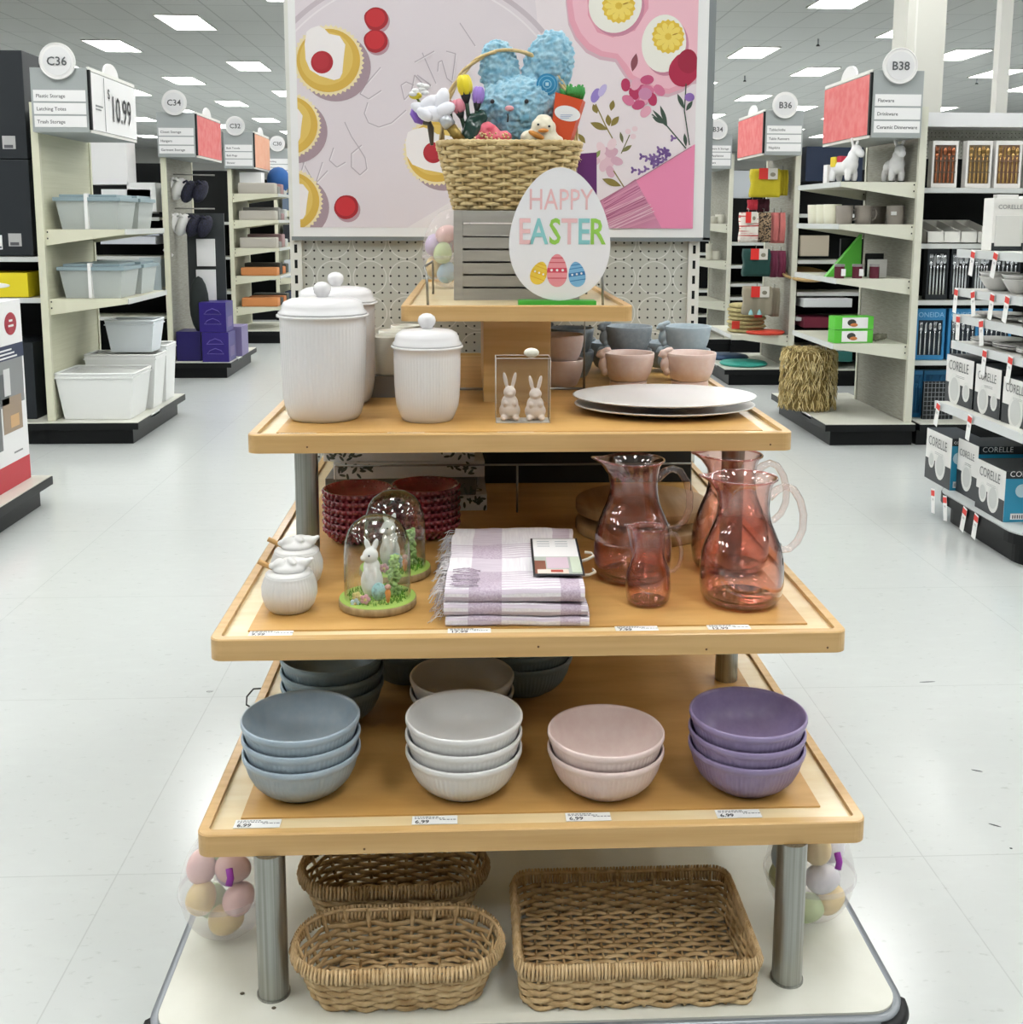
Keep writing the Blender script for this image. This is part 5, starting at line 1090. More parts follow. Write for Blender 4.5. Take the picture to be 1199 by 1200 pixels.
for i, (y, nm) in enumerate(((15.7, 'fourth'), (18.8, 'fifth'), (22, 'sixth'))):
    endcap(f'cream endcap shelving unit, {nm} on the left side of the aisle', -1, y, 2.14, 2.72, (.6, 1.1, 1.55), 2.2, panel=PN, upm=CREAM)
    if i < 2: sign(f'grey aisle sign, {nm} on the left, small in the distance', ('C30', 'C28')[i], ('Bedding', 'Pillows', 'Sheets'), -1, y, 2.5, 2.83, 2.0, 2.42, (-2.68, 2.47), WHITE, .9)
    for j, z in enumerate((.15, .6, 1.1, 1.55)):
        for k in range(2):
            tag(MB().box(-.2, .2, -.17, .17, 0, .25, C(('#3c4a63', '#cfd6dd', '#2b2f36', '#6f7f95')[(i+j+k) % 4], .7), .02).build('packaged_bedding', loc=(-2.46, y+.3+k*.4, z+.002)), f'packaged bedding on the {nm} left endcap, {("base", "lower shelf", "middle shelf", "upper shelf")[j]}, {("near", "far")[k]} one', 'package')
for y, nm in ((12.75, 'third'), (15.7, 'fourth'), (18.8, 'fifth')):
    run(f'dark shelving run behind the {nm} left endcap', -10, -2.78, y+.05, (.6, 1.0, 1.4), 2.0)
bx0 = at3(316, 222, 14.6)
tag(MB().sph((0, 0, 0), (.14, .2, .16), C('#2a5fa0', .8), 16).build('blue_bundle', loc=(-2.32, 13.6, 1.9)), 'blue round bundle high up beside the poster frame on the left', 'bundle')
# ---------------------------------------------------------------- right side of the aisle
endcap('almond endcap shelving with donkey banks, mugs and a straw bale under the sign B38', 1, 6.82, 2.28, 2.82, (1.685, 1.42, 1.075, .655), 2.335, panel=BACKP, y1=8.1, upm=CREAM2)
sign('grey aisle sign B38 with a coral banner on its side', 'B38', ('Flatware', 'Drinkware', 'Ceramic Dinnerware'), 1, 6.82, 2.485, 2.80, 1.955, 2.37, (2.64, 2.385), CORAL, .92)
DK = mat('donkey_white', '#efeff0', .45)
def donkey(lab, x, y, z, rz, saddle):
    t = thing('donkey_figurine', lab, 'figurine', (x, y, z), rz)
    blob([((0, .02, .10), (.058, .085, .052)), ((0, -.045, .115), (.052, .045, .06)), ((0, -.062, .16), (.038, .034, .05), (-10, 0, 0)), ((0, -.085, .205), (.034, .036, .034)), ((0, -.115, .185), (.026, .036, .026), (35, 0, 0)), ((-.024, -.07, .252), (.012, .009, .036), (0, -16, 0)), ((.024, -.07, .252), (.012, .009, .036), (0, 16, 0)), ((-.032, -.05, .05), (.021, .022, .052)), ((.032, -.05, .05), (.021, .022, .052)), ((-.032, .07, .05), (.021, .022, .052)), ((.032, .07, .05), (.021, .022, .052))], .006, DK, 'body', t, smooth=3)
    for a in (-.032, .032):
        for b in (-.05, .07): MB().cyl(a, b, 0, .012, .022, BLACK, 14).build('hoof', t)
    if saddle:
        MB().box(-.058, .058, .03, .075, .10, .166, C('#e8cf3a'), .01).build('yellow_blanket', t); MB().box(-.05, .05, -.01, .03, .13, .170, C('#c8324a'), .01).build('red_blanket', t)
    return t
a = at3(1000, 212, 7.02); donkey('white donkey figurine with a bright blanket, left one on the top B38 shelf', a.x-.03, 7.10, 1.687, .55, True)
donkey('white donkey figurine facing front, right one on the top B38 shelf', at3(1049, 212, 7.05).x, 7.08, 1.687, 0, False)
for i, (px, Y_) in enumerate(((956, 7.5), (966, 7.35), (975, 7.2))): p = at3(px, 262, Y_); cup(f'cream mug, {("farthest", "middle", "nearest")[i]} of the cream three on the mug shelf', p.x, Y_, 1.422, .058, .128, C('#e6e4cf', .3), handle=.3)
TAU = C('#a79f97', .35)
for i, (px, Y_) in enumerate(((989, 7.12), (1011, 7.12), (1049, 7.05), (1028, 7.35))): p = at3(px, 262, Y_); cup(f'taupe round mug, {("leftmost", "second", "rightmost labelled", "rear third")[i]} on the mug shelf', p.x, Y_, 1.422, .056, .12, TAU, handle=-.2)
a = at3(1048, 250, 6.98); tag(MB().box(-.018, .018, 0, .002, -.012, .012, PAPER).build('sticker', loc=(a.x, 6.985, a.z)), 'small white sticker on the rightmost taupe mug', 'sticker')
z = 1.077
for i, px in enumerate((984, 1005, 1025)):
    p = at3(px, 325, 6.98); t = thing('preserve_jar', f'dark red preserve jar, {("left", "middle", "right")[i]} of three on the B38 shelf', 'jar', (p.x, 6.99, z))
    MB().cyl(0, 0, 0, .075, .032, C('#5e2636', .2), 20).build('jar_body', t); MB().cyl(0, 0, .075, .09, .033, C('#8c8788', .3), 20).build('lid', t)
    if i < 2: MB().box(.002, .03, -.034, -.028, .015, .06, WHITE).build('label', t)
a = at3(968, 326, 7.15); b = at3(1008, 326, 7.15)
tag(MB().prism([(0, 0, 0), (b.x-a.x, 0, 0), (b.x-a.x, 0, .28)], (0, .05, 0), C('#57b83a', .5)).build('green_stand', loc=(a.x, 7.15, z)), 'bright green triangular display stand on the B38 shelf', 'stand')
boxat(7.22, 984, 1012, 280, 325, .03, 'dark_box', 'dark box standing behind the green triangular stand', 'box', BLACK, 0, z)
boxat(7.16, 1014, 1036, 297, 325, .02, 'framed_picture', 'black framed picture behind the right preserve jar', 'picture frame', BLACK, 0, z)
boxat(7.09, 1017, 1040, 304, 325, .02, 'framed_picture', 'pale grey framed picture in front of the black frame', 'picture frame', C('#cfcfca'), 0, z)
# see-through goods of B36 run behind
run('dark shelving run with glass racks seen between the signs B36 and B38', 2.86, 8.5, 9.35, (.33, .6, .82, 1.1, 1.5), 1.9, .45)
boxat(9.45, 944, 1012, 172, 212, .2, 'navy_carton', 'navy carton with a white label on the far run behind the donkeys', 'carton', C('#1b2a45'))
boxat(7.45, 969, 978, 193, 212, .08, 'white_carton', 'small white carton left of the left donkey', 'carton', WHITE, 0, 1.687)
boxat(9.45, 938, 972, 276, 300, .05, 'framed_print', 'long framed print lying on the far run left of the green stand', 'picture frame', C('#b8ae9c'))
a = at3(952, 316, 9.4); o = MB().lathe([(0, 0), (.2, 0), (.21, .02), (.195, .025), (.18, .012), (0, .012)], C('#c9a873', .5), 40).build('round_tray', loc=(a.x, 9.6, a.z-.06)); tag(o, 'round wooden tray on the far run left of the green stand', 'tray'); o.rotation_euler.x = .25
for i, (y0, y1, c_, nm) in enumerate(((350, 360, '#dfe3e3', 'clear glass tray with a dotted rim'), (372, 384, '#6b1f33', 'dark wine textile pile'), (412, 424, '#2f6d66', 'teal wire basket'))):
    boxat(9.4, 942, 999, y0, y1, .3, 'shelf_goods', f'{nm} on the far run under the sign B38', 'goods', C(c_, .5))
# two green cartons with food print
z = .657
for i in range(2):
    t = thing('green_carton', f'bright green food carton, {("lower", "upper")[i]} of the two on the lowest B38 shelf', 'carton', (at3(998, 400, 7.0).x, 7.02, z+.088*i)); t.rotation_euler.z = .1
    MB().box(-.135, .13, -.05, .05, 0, .085, C('#5cc63c', .45), .003).build('carton', t); mb = MB().box(-.085, .09, -.0515, -.05, .008, .078, WHITE).sph((-.02, -.0515, .045), (.03, .002, .022), C('#3a3a34'), 16).sph((-.005, -.053, .03), (.026, .002, .012), C('#c97a3f'), 16); mb.build('food_print', t)
a = at3(1032, 400, 7.0); tag(blob([((0, 0, .03), (.04, .03, .025)), ((.03, 0, .035), (.03, .02, .02)), ((-.03, 0, .03), (.025, .02, .02))], .006, C('#7d7c6c', .8), 'dried_flower', None, (a.x, 7.05, z), disp=(.01, 60)), 'grey green dried flower ball beside the green cartons', 'flower')
# straw bale
a = atz(952, 480, .149); t = thing('straw_bale', 'bundle of raffia straw with shaggy fringe standing on the B38 base', 'straw bundle', (2.345, 7.42, .149))
mb = MB().lathe([(0, 0), (.15, 0), (.165, .03), (.17, .2), (.165, .37), (.14, .4), (0, .41)], mat('straw_core', '#8a7440', .9, noise_=((40, 40, 40), '#6d5a30', 3)), 32); mb.build('core', t); mb = MB()
ST = [mat('straw_a', '#d2bc80', .8), mat('straw_b', '#b39b60', .8), mat('straw_c', '#e6d4a0', .8)]
for row in range(6):
    for k in range(150):
        g = random.uniform(0, 2*pi); z0 = .06+row*.066+random.uniform(-.012, .02); r = .168; da = random.uniform(-.22, .22); L_ = random.uniform(.05, .085)
        P_ = [(r*cos(g), r*sin(g), z0+.01), ((r+.022)*cos(g+da*.4), (r+.022)*sin(g+da*.4), z0-L_*.3), ((r+.024+random.uniform(-.01, .012))*cos(g+da), (r+.024)*sin(g+da), max(.002, z0-L_))]
        mb.tube(P_, [.003, .0032, .001], random.choice(ST), 4)
for k in range(160):
    g = random.uniform(0, 2*pi); r = random.uniform(.02, .16); mb.tube([(r*cos(g), r*sin(g), .4), (r*1.1*cos(g+.2), r*1.1*sin(g+.2), .425), ((r+.04)*cos(g+.4), (r+.04)*sin(g+.4), .405)], [.003, .003, .001], random.choice(ST), 4)
o = mb.build('raffia_fringe', t); o['kind'] = 'stuff'
tag(MB().tube([(.171*cos(g), .171*sin(g), .23) for g in [2*pi*k/40 for k in range(40)]], .003, C('#6d5f3a'), 6, closed=True).build('binding_wire', t), None)
# B36 endcap
endcap('almond endcap shelving with hanging towels and seat pads under the sign B36', 1, 9.42, 2.23, 2.81, (.44,), 2.30, panel=BACKP, y1=10.6, upm=CREAM2)
sign('grey aisle sign B36 with a coral banner on its side', 'B36', ('Tablecloths', 'Table Runners', 'Napkins'), 1, 9.32, 2.49, 2.81, 1.99, 2.37, (2.645, 2.40), CORAL, .92)
def towel(px0, px1, py0, py1, Y_, m, lab, tagc=True, dep=.1, folds=0, name='hanging_towel'):
    a = at3(px0, py1, Y_); b = at3(px1, py0, Y_); w, h = b.x-a.x, b.z-a.z; t = thing(name, lab, 'towel', (a.x+w/2, Y_, a.z))
    mb = MB(); n = 10
    V = []; nz = 8
    for k in range(nz+1):
        for i in range(n+1):
            x = -w/2+w*i/n; V.append((x*(1+.04*sin(k*1.3)), .006*sin(i*1.9)-(.5-abs(k/nz-.5))*dep*.5, h*k/nz))
    m_ = (n+1)*(nz+1); V += [(x, y+dep, z_) for x, y, z_ in V[:m_]]; fs = []
    for k in range(nz):
        for i in range(n): q = k*(n+1)+i; fs += [(q, q+1, q+n+2, q+n+1), (m_+q, m_+q+n+1, m_+q+n+2, m_+q+1)]
        for e in (0, n): q = k*(n+1)+e; fs.append((q, q+n+1, m_+q+n+1, m_+q))
    for i in range(n): fs.append((i, m_+i, m_+i+1, i+1)); q = nz*(n+1)+i; fs.append((q, q+1, m_+q+1, m_+q))
    mb.add(V, fs, m, True); mb.build('folded_cloth', t)
    MB().tube([(0, dep*.5, h), (0, dep*.5, h+.03), (.0, dep, h+.035)], .004, WIRE, 5).build('hook_loop', t)
    if tagc: MB().box(-w*.3, w*.02, -dep*.3-.006, -dep*.3-.002, h-.09, h+.005, C('#e2352f')).box(w*.02, w*.36, -dep*.3-.006, -dep*.3-.002, h-.09, h+.005, C('#d9d5cc')).sph((w*.19, -dep*.3-.006, h-.05), (w*.1, .001, .018), C('#8b8573'), 10).build('card_tag', t)
    return t
towel(881, 915, 198, 231, 9.55, mat('yellow_cloth', '#d3c22e', .85, noise_=((200, 4, 200), '#bfae22', 2)), 'mustard yellow towel with red card hanging highest on the B36 endcap'); towel(914, 924, 199, 229, 9.62, C('#c9b528', .85), 'yellow folded towel edge right of the mustard towel', False)
towel(877, 888, 234, 246, 9.6, C('#b52a3a', .8), 'small red cloth hanging under the mustard towel', False, .05); towel(888, 902, 233, 248, 9.65, C('#4a1e2b', .85), 'dark wine cloth hanging under the mustard towel', False, .05)
towel(868, 889, 249, 284, 9.5, mat('stripe_cloth', '#e8e2d8', .85, noise_=((3, 3, 60), '#c25a55', 0, (.56, .6))), 'white towel with red stripes hanging on the B36 endcap', True)
towel(889, 904, 249, 284, 9.55, mat('leopard_cloth', '#a98f72', .85, noise_=((70, 70, 70), '#2f2620', 2, (.5, .54))), 'leopard patterned towel hanging on the B36 endcap', False)
for i, px in enumerate((909, 917)): towel(px-3.5, px+3.5, 249, 285, 9.6, C('#d9817d', .85), f'folded coral towel hanging on edge, {("left", "right")[i]} one', False, .12)
towel(872, 903, 292, 324, 9.5, C('#1c4540', .85), 'dark green cloth with red card hanging on the B36 endcap'); towel(904, 911, 294, 325, 9.55, C('#6f2a44', .85), 'wine cloth hanging on edge beside the dark green cloth', False, .12); towel(913, 921, 294, 325, 9.6, C('#813450', .85), 'rightmost wine cloth hanging on edge', False, .12)
towel(872, 905, 336, 369, 9.45, mat('taupe_cloth', '#9b927f', .9), 'taupe cloth with red card and teal tassels hanging lowest'); towel(904, 914, 338, 371, 9.6, C('#8f8674', .9), 'taupe cloth edge hanging right of the lowest towel', False)
for i, px in enumerate((880, 890)): p = at3(px, 366, 9.42); tag(MB().lathe([(.022, -.02), (.012, .01), (0, .03)], C('#8fc0c4'), 12).build('tassel', loc=p), f'teal tassel under the lowest taupe cloth, {("left", "right")[i]} one', 'tassel')
pos_ = at3(863, 400, 9.75)
for i in range(7):
    tag(MB().lathe([(0, 0), (.15, 0), (.168, .01), (.17, .018), (.165, .027), (.15, .034), (0, .036)], mat('seat_pad', '#c2b583', .9, noise_=((30, 30, 30), '#a89b6a', 3)), 32).build('seat_pad', loc=(2.50+.008*sin(i*2.3), 9.78, .442+.037*i)), f'straw coloured round seat pad, number {i+1} up in the pile', 'seat pad', 'pile of round seat pads')
for i, (x, z_) in enumerate(((2.36, .52), (2.56, .62))): tag(MB().box(-.035, .035, 0, .01, -.035, .035, C('#dd3b30')).build('red_tag', loc=(x, 9.60, z_)), ('red tag on the lower left of the seat pad pile', 'red tag on the right of the seat pad pile')[i], 'tag')
tag(MB().lathe([(0, 0), (.16, 0), (.172, .01), (.172, .02), (.16, .028), (0, .03)], C('#d6452f', .6), 36).build('red_pad', loc=(2.63, 9.62, .442)), 'flat round red pad beside the seat pad pile', 'seat pad')
tag(MB().lathe([(0, 0), (.2, 0), (.215, .012), (.2, .03), (0, .034)], C('#2f9b8c', .5), 36).build('teal_pad', loc=(2.47, 9.72, .149)), 'flat round teal pad on the base under the seat pads', 'seat pad'); tag(MB().lathe([(0, 0), (.2, 0), (.215, .012), (.2, .03), (0, .034)], C('#1e3f63', .5), 36).build('navy_pad', loc=(2.42, 10.2, .149)), 'flat round navy pad behind the teal pad on the base', 'seat pad')
# B34
endcap('almond endcap shelving behind the poster with the sign B34', 1, 11.85, 2.23, 2.81, (.55, 1.0, 1.4), 2.30, panel=BACKP, upm=CREAM2)
sign('grey aisle sign B34 partly behind the poster frame', 'B34', ('Cookware & Storage', 'Small Appliances', 'Bakeware'), 1, 11.85, 2.49, 2.81, 1.99, 2.37, (2.645, 2.40), CORAL, .92)
run('dark shelving run seen right of the poster frame', 2.86, 8.5, 11.8, (.45, .6, .75, .95, 1.2), 2.0, .45); run('dark shelving run behind the B34 endcap', 2.86, 8.5, 14.6, (.5, 1.0, 1.5), 2.0, .45)
boxat(11.9, 857, 881, 200, 232, .2, 'glassware_carton', 'pale glassware carton with white top under the sign B36', 'carton', C('#b9bfc4'))
for i, (px, py, r, h) in enumerate(((832, 282, .09, .08), (845, 282, .06, .1), (838, 378, .05, .1), (830, 375, .04, .18))):
    p = at3(px, py, 12.1); cup(f'white {("wide bowl", "mug", "short canister", "tall canister")[i]} on the B34 shelf right of the poster frame', p.x, 12.15, (1.402, 1.402, 1.002, 1.002)[i] if i < 2 else 1.002, r, h, C('#e1dfd2', .3), 'crockery', cat='crockery')
for i, (y, nm) in enumerate(((14.6, 'second'), (17.4, 'third'))): endcap(f'distant almond endcap shelving, {nm} behind the poster', 1, y, 2.23, 2.81, (.6, 1.1, 1.5), 2.2, panel=BACKP, upm=CREAM2)
# flatware run right of B38, facing the camera
run('flatware shelving run with white fascia right of the sign B38', 2.90, 8.5, 6.82, (1.655, 1.30, .935, .54), 2.14, .42, fascia=.09)
t_ = [o for o in COL.objects if o.name.startswith('shelving_run')][-1]
o = MB().box(2.92, 8.48, 7.385, 7.395, 1.86, 2.05, PEG).build('pegboard_header', t_); o.location = -Vector(t_.location)
GOLD = mat('gold_metal', '#caa468', .25, metal=.9); COPPER = mat('copper_metal', '#b5714f', .25, metal=.9); SILV = mat('silver_metal', '#c9ccd0', .22, metal=.95)
def cutlery(mb, x, y, z, h, m, kind):
    mb.tube([(x, y, z), (x, y, z+h*.62), (x, y, z+h*.7)], [h*.035, h*.022, h*.02], m, 6, flat=.5)
    if kind == 0: mb.sph((x, y, z+h*.84), (h*.055, h*.02, h*.11), m, 10)
    elif kind == 1:
        mb.sph((x, y, z+h*.74), (h*.05, h*.015, h*.05), m, 8)
        for k in (-1.5, -.5, .5, 1.5): mb.tube([(x+k*h*.024, y, z+h*.76), (x+k*h*.024, y, z+h*.98)], h*.009, m, 4)
    else: mb.prism([(x-h*.03, y, z+h*.66), (x+h*.035, y, z+h*.66), (x+h*.03, y, z+h*.98), (x-h*.02, y, z+h*.9)], (0, h*.01, 0), m)
def flatbox(lab, px0, px1, py0, py1, Y_, frame, back, m, n=5, zf=None, label=None, crossbars=0, grp=None, lb=None):
    a = at3(px0, py1, Y_); b = at3(px1, py0, Y_); w, h = b.x-a.x, b.z-(zf if zf else a.z); t = thing('flatware_box', lab, 'flatware box', (a.x+w/2, Y_, zf if zf else a.z), group=grp)
    f = .14*w*.6; top = (.22 if label else .09)*h
    mb = MB().box(-w/2, w/2, .01, .06, 0, h, frame)
    for x0, x1, z0, z1_ in ((-w/2, -w/2+f, 0, h), (w/2-f, w/2, 0, h), (-w/2+f, w/2-f, 0, .09*h), (-w/2+f, w/2-f, h-top, h)): mb.box(x0, x1, 0, .01, z0, z1_, frame)
    mb.build('carton', t); MB().box(-w/2+f, w/2-f, .008, .0095, .09*h, h-top, back).build('window_tray', t); mb = MB()
    for k in range(n): cutlery(mb, -w/2+f*1.2+(w-2.4*f)*(k+.5)/n, .002, .1*h, h*(.8 if not label else .66), m, (1, 2, 0, 1, 0, 0)[k % 6])
    for k in range(crossbars): mb.box(-w/2+f, w/2-f, -.004, .004, h*(.32+.24*k), h*(.34+.24*k), back)
    mb.build('cutlery', t)
    if label: MB().text(label, (0, -.001, h-top*.72), (1, 0, 0), (0, 0, 1), top*.62, lb or WHITE, 'CENTER').build('printed_text', t)
    return t
BR = C('#6e5748'); g = 'gold flatware boxes'
flatbox('white box of copper flatware, leftmost on the top flatware shelf', 1091, 1124, 165, 216, 7.0, C('#e8e6e2'), BR, COPPER, 5, 1.657, crossbars=2); flatbox('white box of gold flatware, second on the top flatware shelf', 1131, 1164, 165, 216, 7.0, C('#e8e6e2'), C('#7d6a50'), GOLD, 5, 1.657, crossbars=2)
flatbox('white box of rose gold flatware, third on the top flatware shelf', 1165, 1199, 165, 216, 7.0, C('#e8e6e2'), C('#8a6a55'), GOLD, 5, 1.657, crossbars=2); flatbox('white box of gold flatware, fourth on the top shelf at the frame edge', 1201, 1236, 165, 216, 7.0, C('#e8e6e2'), BR, GOLD, 5, 1.657, crossbars=2)
a = at3(1081, 284, 7.0); t = thing('divided_tray', 'white divided plastic tray on the second flatware shelf', 'tray', (a.x+.02, 6.98, 1.302)); w = at3(1160, 284, 7.0).x-a.x; WT = C('#e4e3dc', .4)
mb = MB().box(0, w, 0, .008, 0, .075, WT).box(0, w, 0, .38, 0, .006, WT).box(0, w, .372, .38, 0, .15, WT); mb.build('tray_body', t)
for k in range(5):
    x = (w-.006)*k/4; MB().prism([(x, .0, .0), (x, .38, .0), (x, .38, .15), (x, .0, .075)], (.006, 0, 0), WT).build('divider', t)
tag(MB().box(-.06, .05, 0, .1, 0, .025, C('#5d7f97')).build('blue_packet', loc=(a.x+.2, 7.1, 1.31)), 'small blue packet in the second slot of the divided tray', 'packet')
for i, (x0, x1) in enumerate(((1085, 1113), (1113, 1138), (1139, 1162), (1163, 1198))): flatbox(f'black box of silver cutlery, {("first", "second", "third", "fourth")[i]} from the left on the third flatware shelf', x0, x1, 290, 344, 7.0, C('#1b2126'), C('#10161a'), SILV, 5, .937)
BLU = C('#2f7fb3', .45)
for i, (x0, x1) in enumerate(((1072, 1109), (1110, 1148), (1149, 1187))): flatbox(f'blue box of silver flatware, {("first", "second", "third")[i]} from the left on the fourth flatware shelf', x0, x1, 362, 410, 7.0, BLU, C('#12202b'), SILV, 5, .542, 'ONEIDA', lb=C('#8fc0e0'))
for i, (x0, x1) in enumerate(((1069, 1082), (1080, 1112))): flatbox(f'blue cutlery box on the base of the flatware run, {("narrow left", "wide right")[i]} one', x0, x1, 434, 492, 7.05+.04*i, BLU, C('#1b5f8e'), C('#2a6f9c'), 2, .15)
t = thing('wire_basket', 'black wire dish basket on the base of the flatware run', 'basket', (at3(1098, 490, 6.98).x, 6.97, .15)); mb = MB()
for k in range(9): mb.tube([(-.1+.025*k, 0, 0), (-.1+.025*k, 0, .25)], .002, C('#8d9296'), 4); mb.tube([(-.1, 0, .03*k), (.1, 0, .03*k)], .002, C('#8d9296'), 4)
mb.box(-.1, .1, .004, .03, 0, .25, C('#1a1f22')); mb.build('basket_body', t)
boxat(6.88, 1165, 1194, 228, 284, .05, 'white_pack', 'white dinnerware pack standing at the right end of the divided tray', 'package', C('#ecebe6'), 0, 1.302)
# ---- dinnerware endcap at the right frame edge
YN, YF = 4.22, 5.18
t = thing('dinnerware_unit', 'white endcap shelving with dinnerware at the right frame edge', 'shelving unit', (2.9, 4.7, 0)); O_ = Vector(t.location)
def dp(mb, n): o = mb.build(n, t); o.location = -O_; return o
R0 = rrect(2.325, 3.05, 4.33, 5.15, .12, 8); R1 = rrect(2.28, 3.1, 4.28, 5.2, .16, 8)
dp(MB().prism([(x, y, 0) for x, y in R0], (0, 0, .1), BLACK), 'kick_base'); dp(MB().prism([(x, y, .095) for x, y in R1], (0, 0, .045), BLACK), 'base_lip'); dp(MB().prism([(x, y, .1402) for x, y in rrect(2.285, 3.1, 4.285, 5.195, .155, 8)], (0, 0, .006), C('#cfd3d2', .3)), 'base_deck')
SH = ((1.31, 2.345), (1.125, 2.35), (1.0, 2.345), (.87, 2.345), (.575, 2.28))
for z_, xt in SH:
    dp(MB().box(xt, 2.97, YN, YF, z_-.02, z_, WHITEP).box(xt-.012, xt, YN, YF, z_-.035, z_+.003, C('#d5d8d8', .3)), 'shelf')
for yy in (YN+.02, YF-.05): dp(MB().box(2.97, 3.02, yy, yy+.03, .14, 2.0, CREAM2), 'upright')
dp(MB().box(2.985, 3.0, YN+.03, YF-.03, .14, 1.95, BLACK2), 'back_panel')
CW, CB, CBK = C('#e6e5e2', .45), C('#2b93b8', .4), C('#23272c', .4)
def corelle(lab, X_, pf, pn, py0, py1, z0, dep, plates, near=True, top=None):
    """box whose printed face looks into the aisle; pf, pn: photo columns of its far and near edges"""
    ym = (py0+py1)/2; A = atx(pf, ym, X_); B = atx(pn, ym, X_); yf, yn = A.y, B.y; h = atx(pf, py0, X_).z-z0
    t = thing('dinnerware_box', lab, 'box', (X_, yn, z0)); L_ = yf-yn
    MB().box(0, dep, 0, L_, 0, h, CB if near else CBK).box(-.001, .0, 0, L_, 0, h, CW).box(0, dep, 0, L_, h, h+.001, CBK).build('carton', t); mb = MB()
    mb.box(-.002, -.001, 0, L_, h*.0, h*.42, CBK)
    for k, (u, v, r) in enumerate(plates):
        for rr, c_, d in ((r, C('#dfe0dc', .4), 0), (r*.72, C('#c9cbc8', .4), .0004)):
            mb.prism([(-.0025-d, L_*(1-u)+rr*L_*cos(a), h*v+rr*1.25*L_*sin(a)) for a in [2*pi*i/20 for i in range(20)]], (.0004, 0, 0), c_)
    if near:
        mb.box(dep*.0, dep, -.001, 0, h*.86, h, CBK)
        for u, v in ((.25, .62), (.55, .64), (.4, .5)): mb.prism([(dep*u+.03*cos(a), -.0015, h*v+.03*sin(a)) for a in [2*pi*i/16 for i in range(16)]], (0, .0005, 0), C('#bfdbe6'))
        mb.box(dep*.1, dep*.4, -.0015, -.001, h*.05, h*.17, WHITE)
        for k in range(7): mb.box(dep*(.13+.034*k), dep*(.145+.034*k), -.0018, -.0015, h*.07, h*.14, INK)
    mb.build('printed_panels', t); mb = MB(); mb.text('CORELLE', (-.0026, L_*.9, h*.70), (0, -1, 0), (0, 0, 1), L_*.23, C('#6d6f70', .5), sx=.78)
    for k in range(2): mb.box(-.0026, -.002, L_*.3, L_*.62, h*(.6-.03*k), h*(.606-.03*k), INKG)
    if near: mb.text('CORELLE', (dep*.05, -.0022, h*.9), (1, 0, 0), (0, 0, 1), dep*.12, WHITE)
    mb.build('printed_text', t); return t
pls = ((.35, .3, .22), (.78, .32, .13))
corelle('dinnerware box with oval plate print, farthest on the middle shelf', 2.33, 1108, 1140, 414, 500, .577, .3, pls, False)
corelle('dinnerware box with oval plate print, second on the middle shelf', 2.33, 1142, 1172, 425, 515, .577, .3, pls, False)
corelle('dinnerware box with square plate print, third on the middle shelf', 2.33, 1174, 1208, 440, 530, .577, .3, ((.5, .3, .26),), False)
corelle('teal sided dinnerware box, farthest on the base', 2.33, 1085, 1115, 500, 575, .147, .15, ((.25, .42, .12), (.6, .38, .2)))
corelle('teal sided dinnerware box, middle one on the base', 2.36, 1122, 1146, 512, 585, .147, .3, ((.5, .35, .26),))
corelle('teal sided dinnerware box, nearest on the base', 2.32, 1144, 1178, 536, 615, .147, .3, ((.25, .38, .14), (.62, .36, .2)))
def dish(name, lab, x, y, z, prof, m=WHITEB): return tag(MB().lathe(prof, m, 40).build(name, loc=(x, y, z)), lab, 'dish')
bp = [(0, 0), (.04, 0), (.06, .02), (.085, .06), (.088, .065), (.083, .062), (.055, .022), (0, .006)]; pp = [(0, 0), (.07, 0), (.09, .008), (.125, .018), (.126, .02), (.09, .012), (0, .006)]
for i, y in enumerate((5.0, 4.78, 4.56, 4.36)):
    nm = ('farthest', 'second', 'third', 'nearest')[i]
    for k in range(2): dish('white_bowl', f'white bowl on the second dinnerware shelf, {nm} place, {("lower", "upper")[k]}', 2.46, y, 1.127+.02*k, bp)
    dish('white_plate', f'white plate on the third dinnerware shelf, {nm} place', 2.48, y, 1.002, pp); dish('white_plate', f'white plate on the fourth dinnerware shelf, {nm} place', 2.48, y, .872, pp)
    for k in range(1): dish('white_plate', f'second white plate stacked on the fourth dinnerware shelf, {nm} place', 2.48, y, .882, pp)
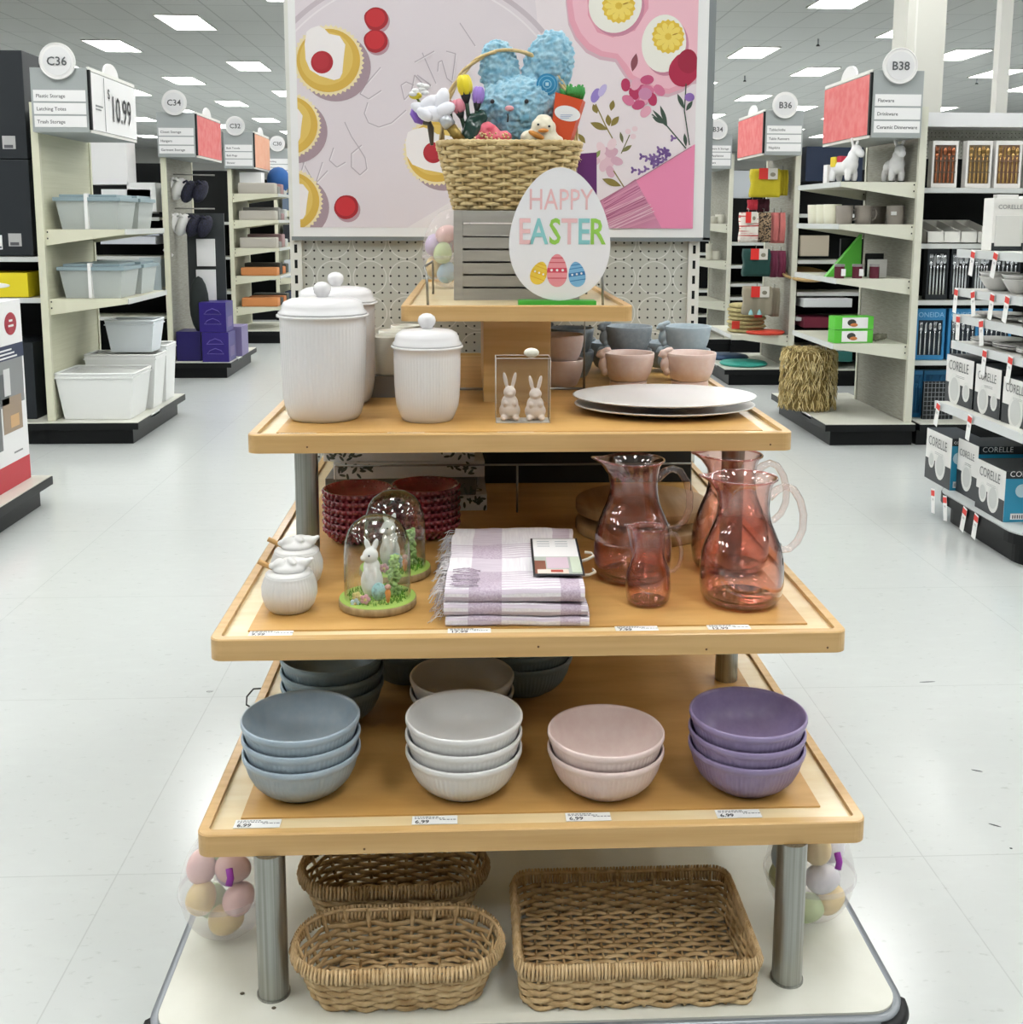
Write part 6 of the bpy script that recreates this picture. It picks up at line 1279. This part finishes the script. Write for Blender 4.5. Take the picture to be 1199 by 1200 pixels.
for i, px in enumerate((1162,)):
    t = thing('white_pack', 'white pack of plates with a pouch and CORELLE print on the top dinnerware shelf', 'package', (aty(1162, 285, 4.98).x, 5.03, 1.312)); 
    MB().box(0, .15, -.05, .05, 0, .24, C('#ebeae6', .45), .004).build('pack_body', t); MB().box(.012, .138, -.055, -.05, .02, .16, C('#dcdcd8', .3), .002).box(.0, .15, -.052, -.05, 0, .035, C('#20262c')).build('pouch', t); MB().text('CORELLE', (.02, -.0525, .19), (1, 0, 0), (0, 0, 1), .028, C('#7d7f80')).build('printed_text', t)
t = thing('white_pack', 'white pack of plates at the frame edge on the top dinnerware shelf', 'package', (aty(1199, 285, 4.98).x+.0, 5.0, 1.312)); MB().box(0, .2, -.05, .05, 0, .25, C('#ebeae6', .45), .004).build('pack_body', t); MB().box(.02, .18, -.055, -.05, .02, .16, C('#20262c', .3), .002).build('pouch', t)
# hanging sale flags along the shelf edges
def flag(x, y, z, lab, tilt):
    t = thing('sale_flag', lab, 'price tag', (x, y, z), group=None); t.rotation_euler = (tilt, 0, 0)
    MB().box(-.003, -.002, -.02, .02, -.12, 0, PAPER).build('card', t); MB().box(-.0035, -.003, -.02, .02, -.035, -.008, C('#dc3a32')).build('red_print', t); mb = MB().text('.99', (-.0036, .013, -.06), (0, -1, 0), (0, 0, 1), .02, INKG); mb.build('printed_text', t)
rows_ = ((1.313, 2.33, (1143, 1170), 'top'), (1.128, 2.335, (1121, 1142, 1166, 1184), 'second'), (1.003, 2.33, (1125, 1152), 'third'), (.873, 2.33, (1157, 1188), 'fourth'), (.578, 2.265, (1102, 1140), 'fifth'), (.142, 2.278, (1080, 1109, 1134, 1148), 'base'))
for z_, x, pxs, nm in rows_:
    for k, px in enumerate(pxs):
        y = x/ (atx(px, 400, 1).x/atx(px, 400, 1).y) if False else atx(px, aty(px, 400, 5).z*0+ (H-z_)*250+250, x).y
        flag(x-.003, min(5.15, max(4.3, y)), z_, f'white sale flag with red print on the {nm} dinnerware edge, {("farthest", "second", "third", "nearest")[k]} one', random.uniform(-.25, .25))
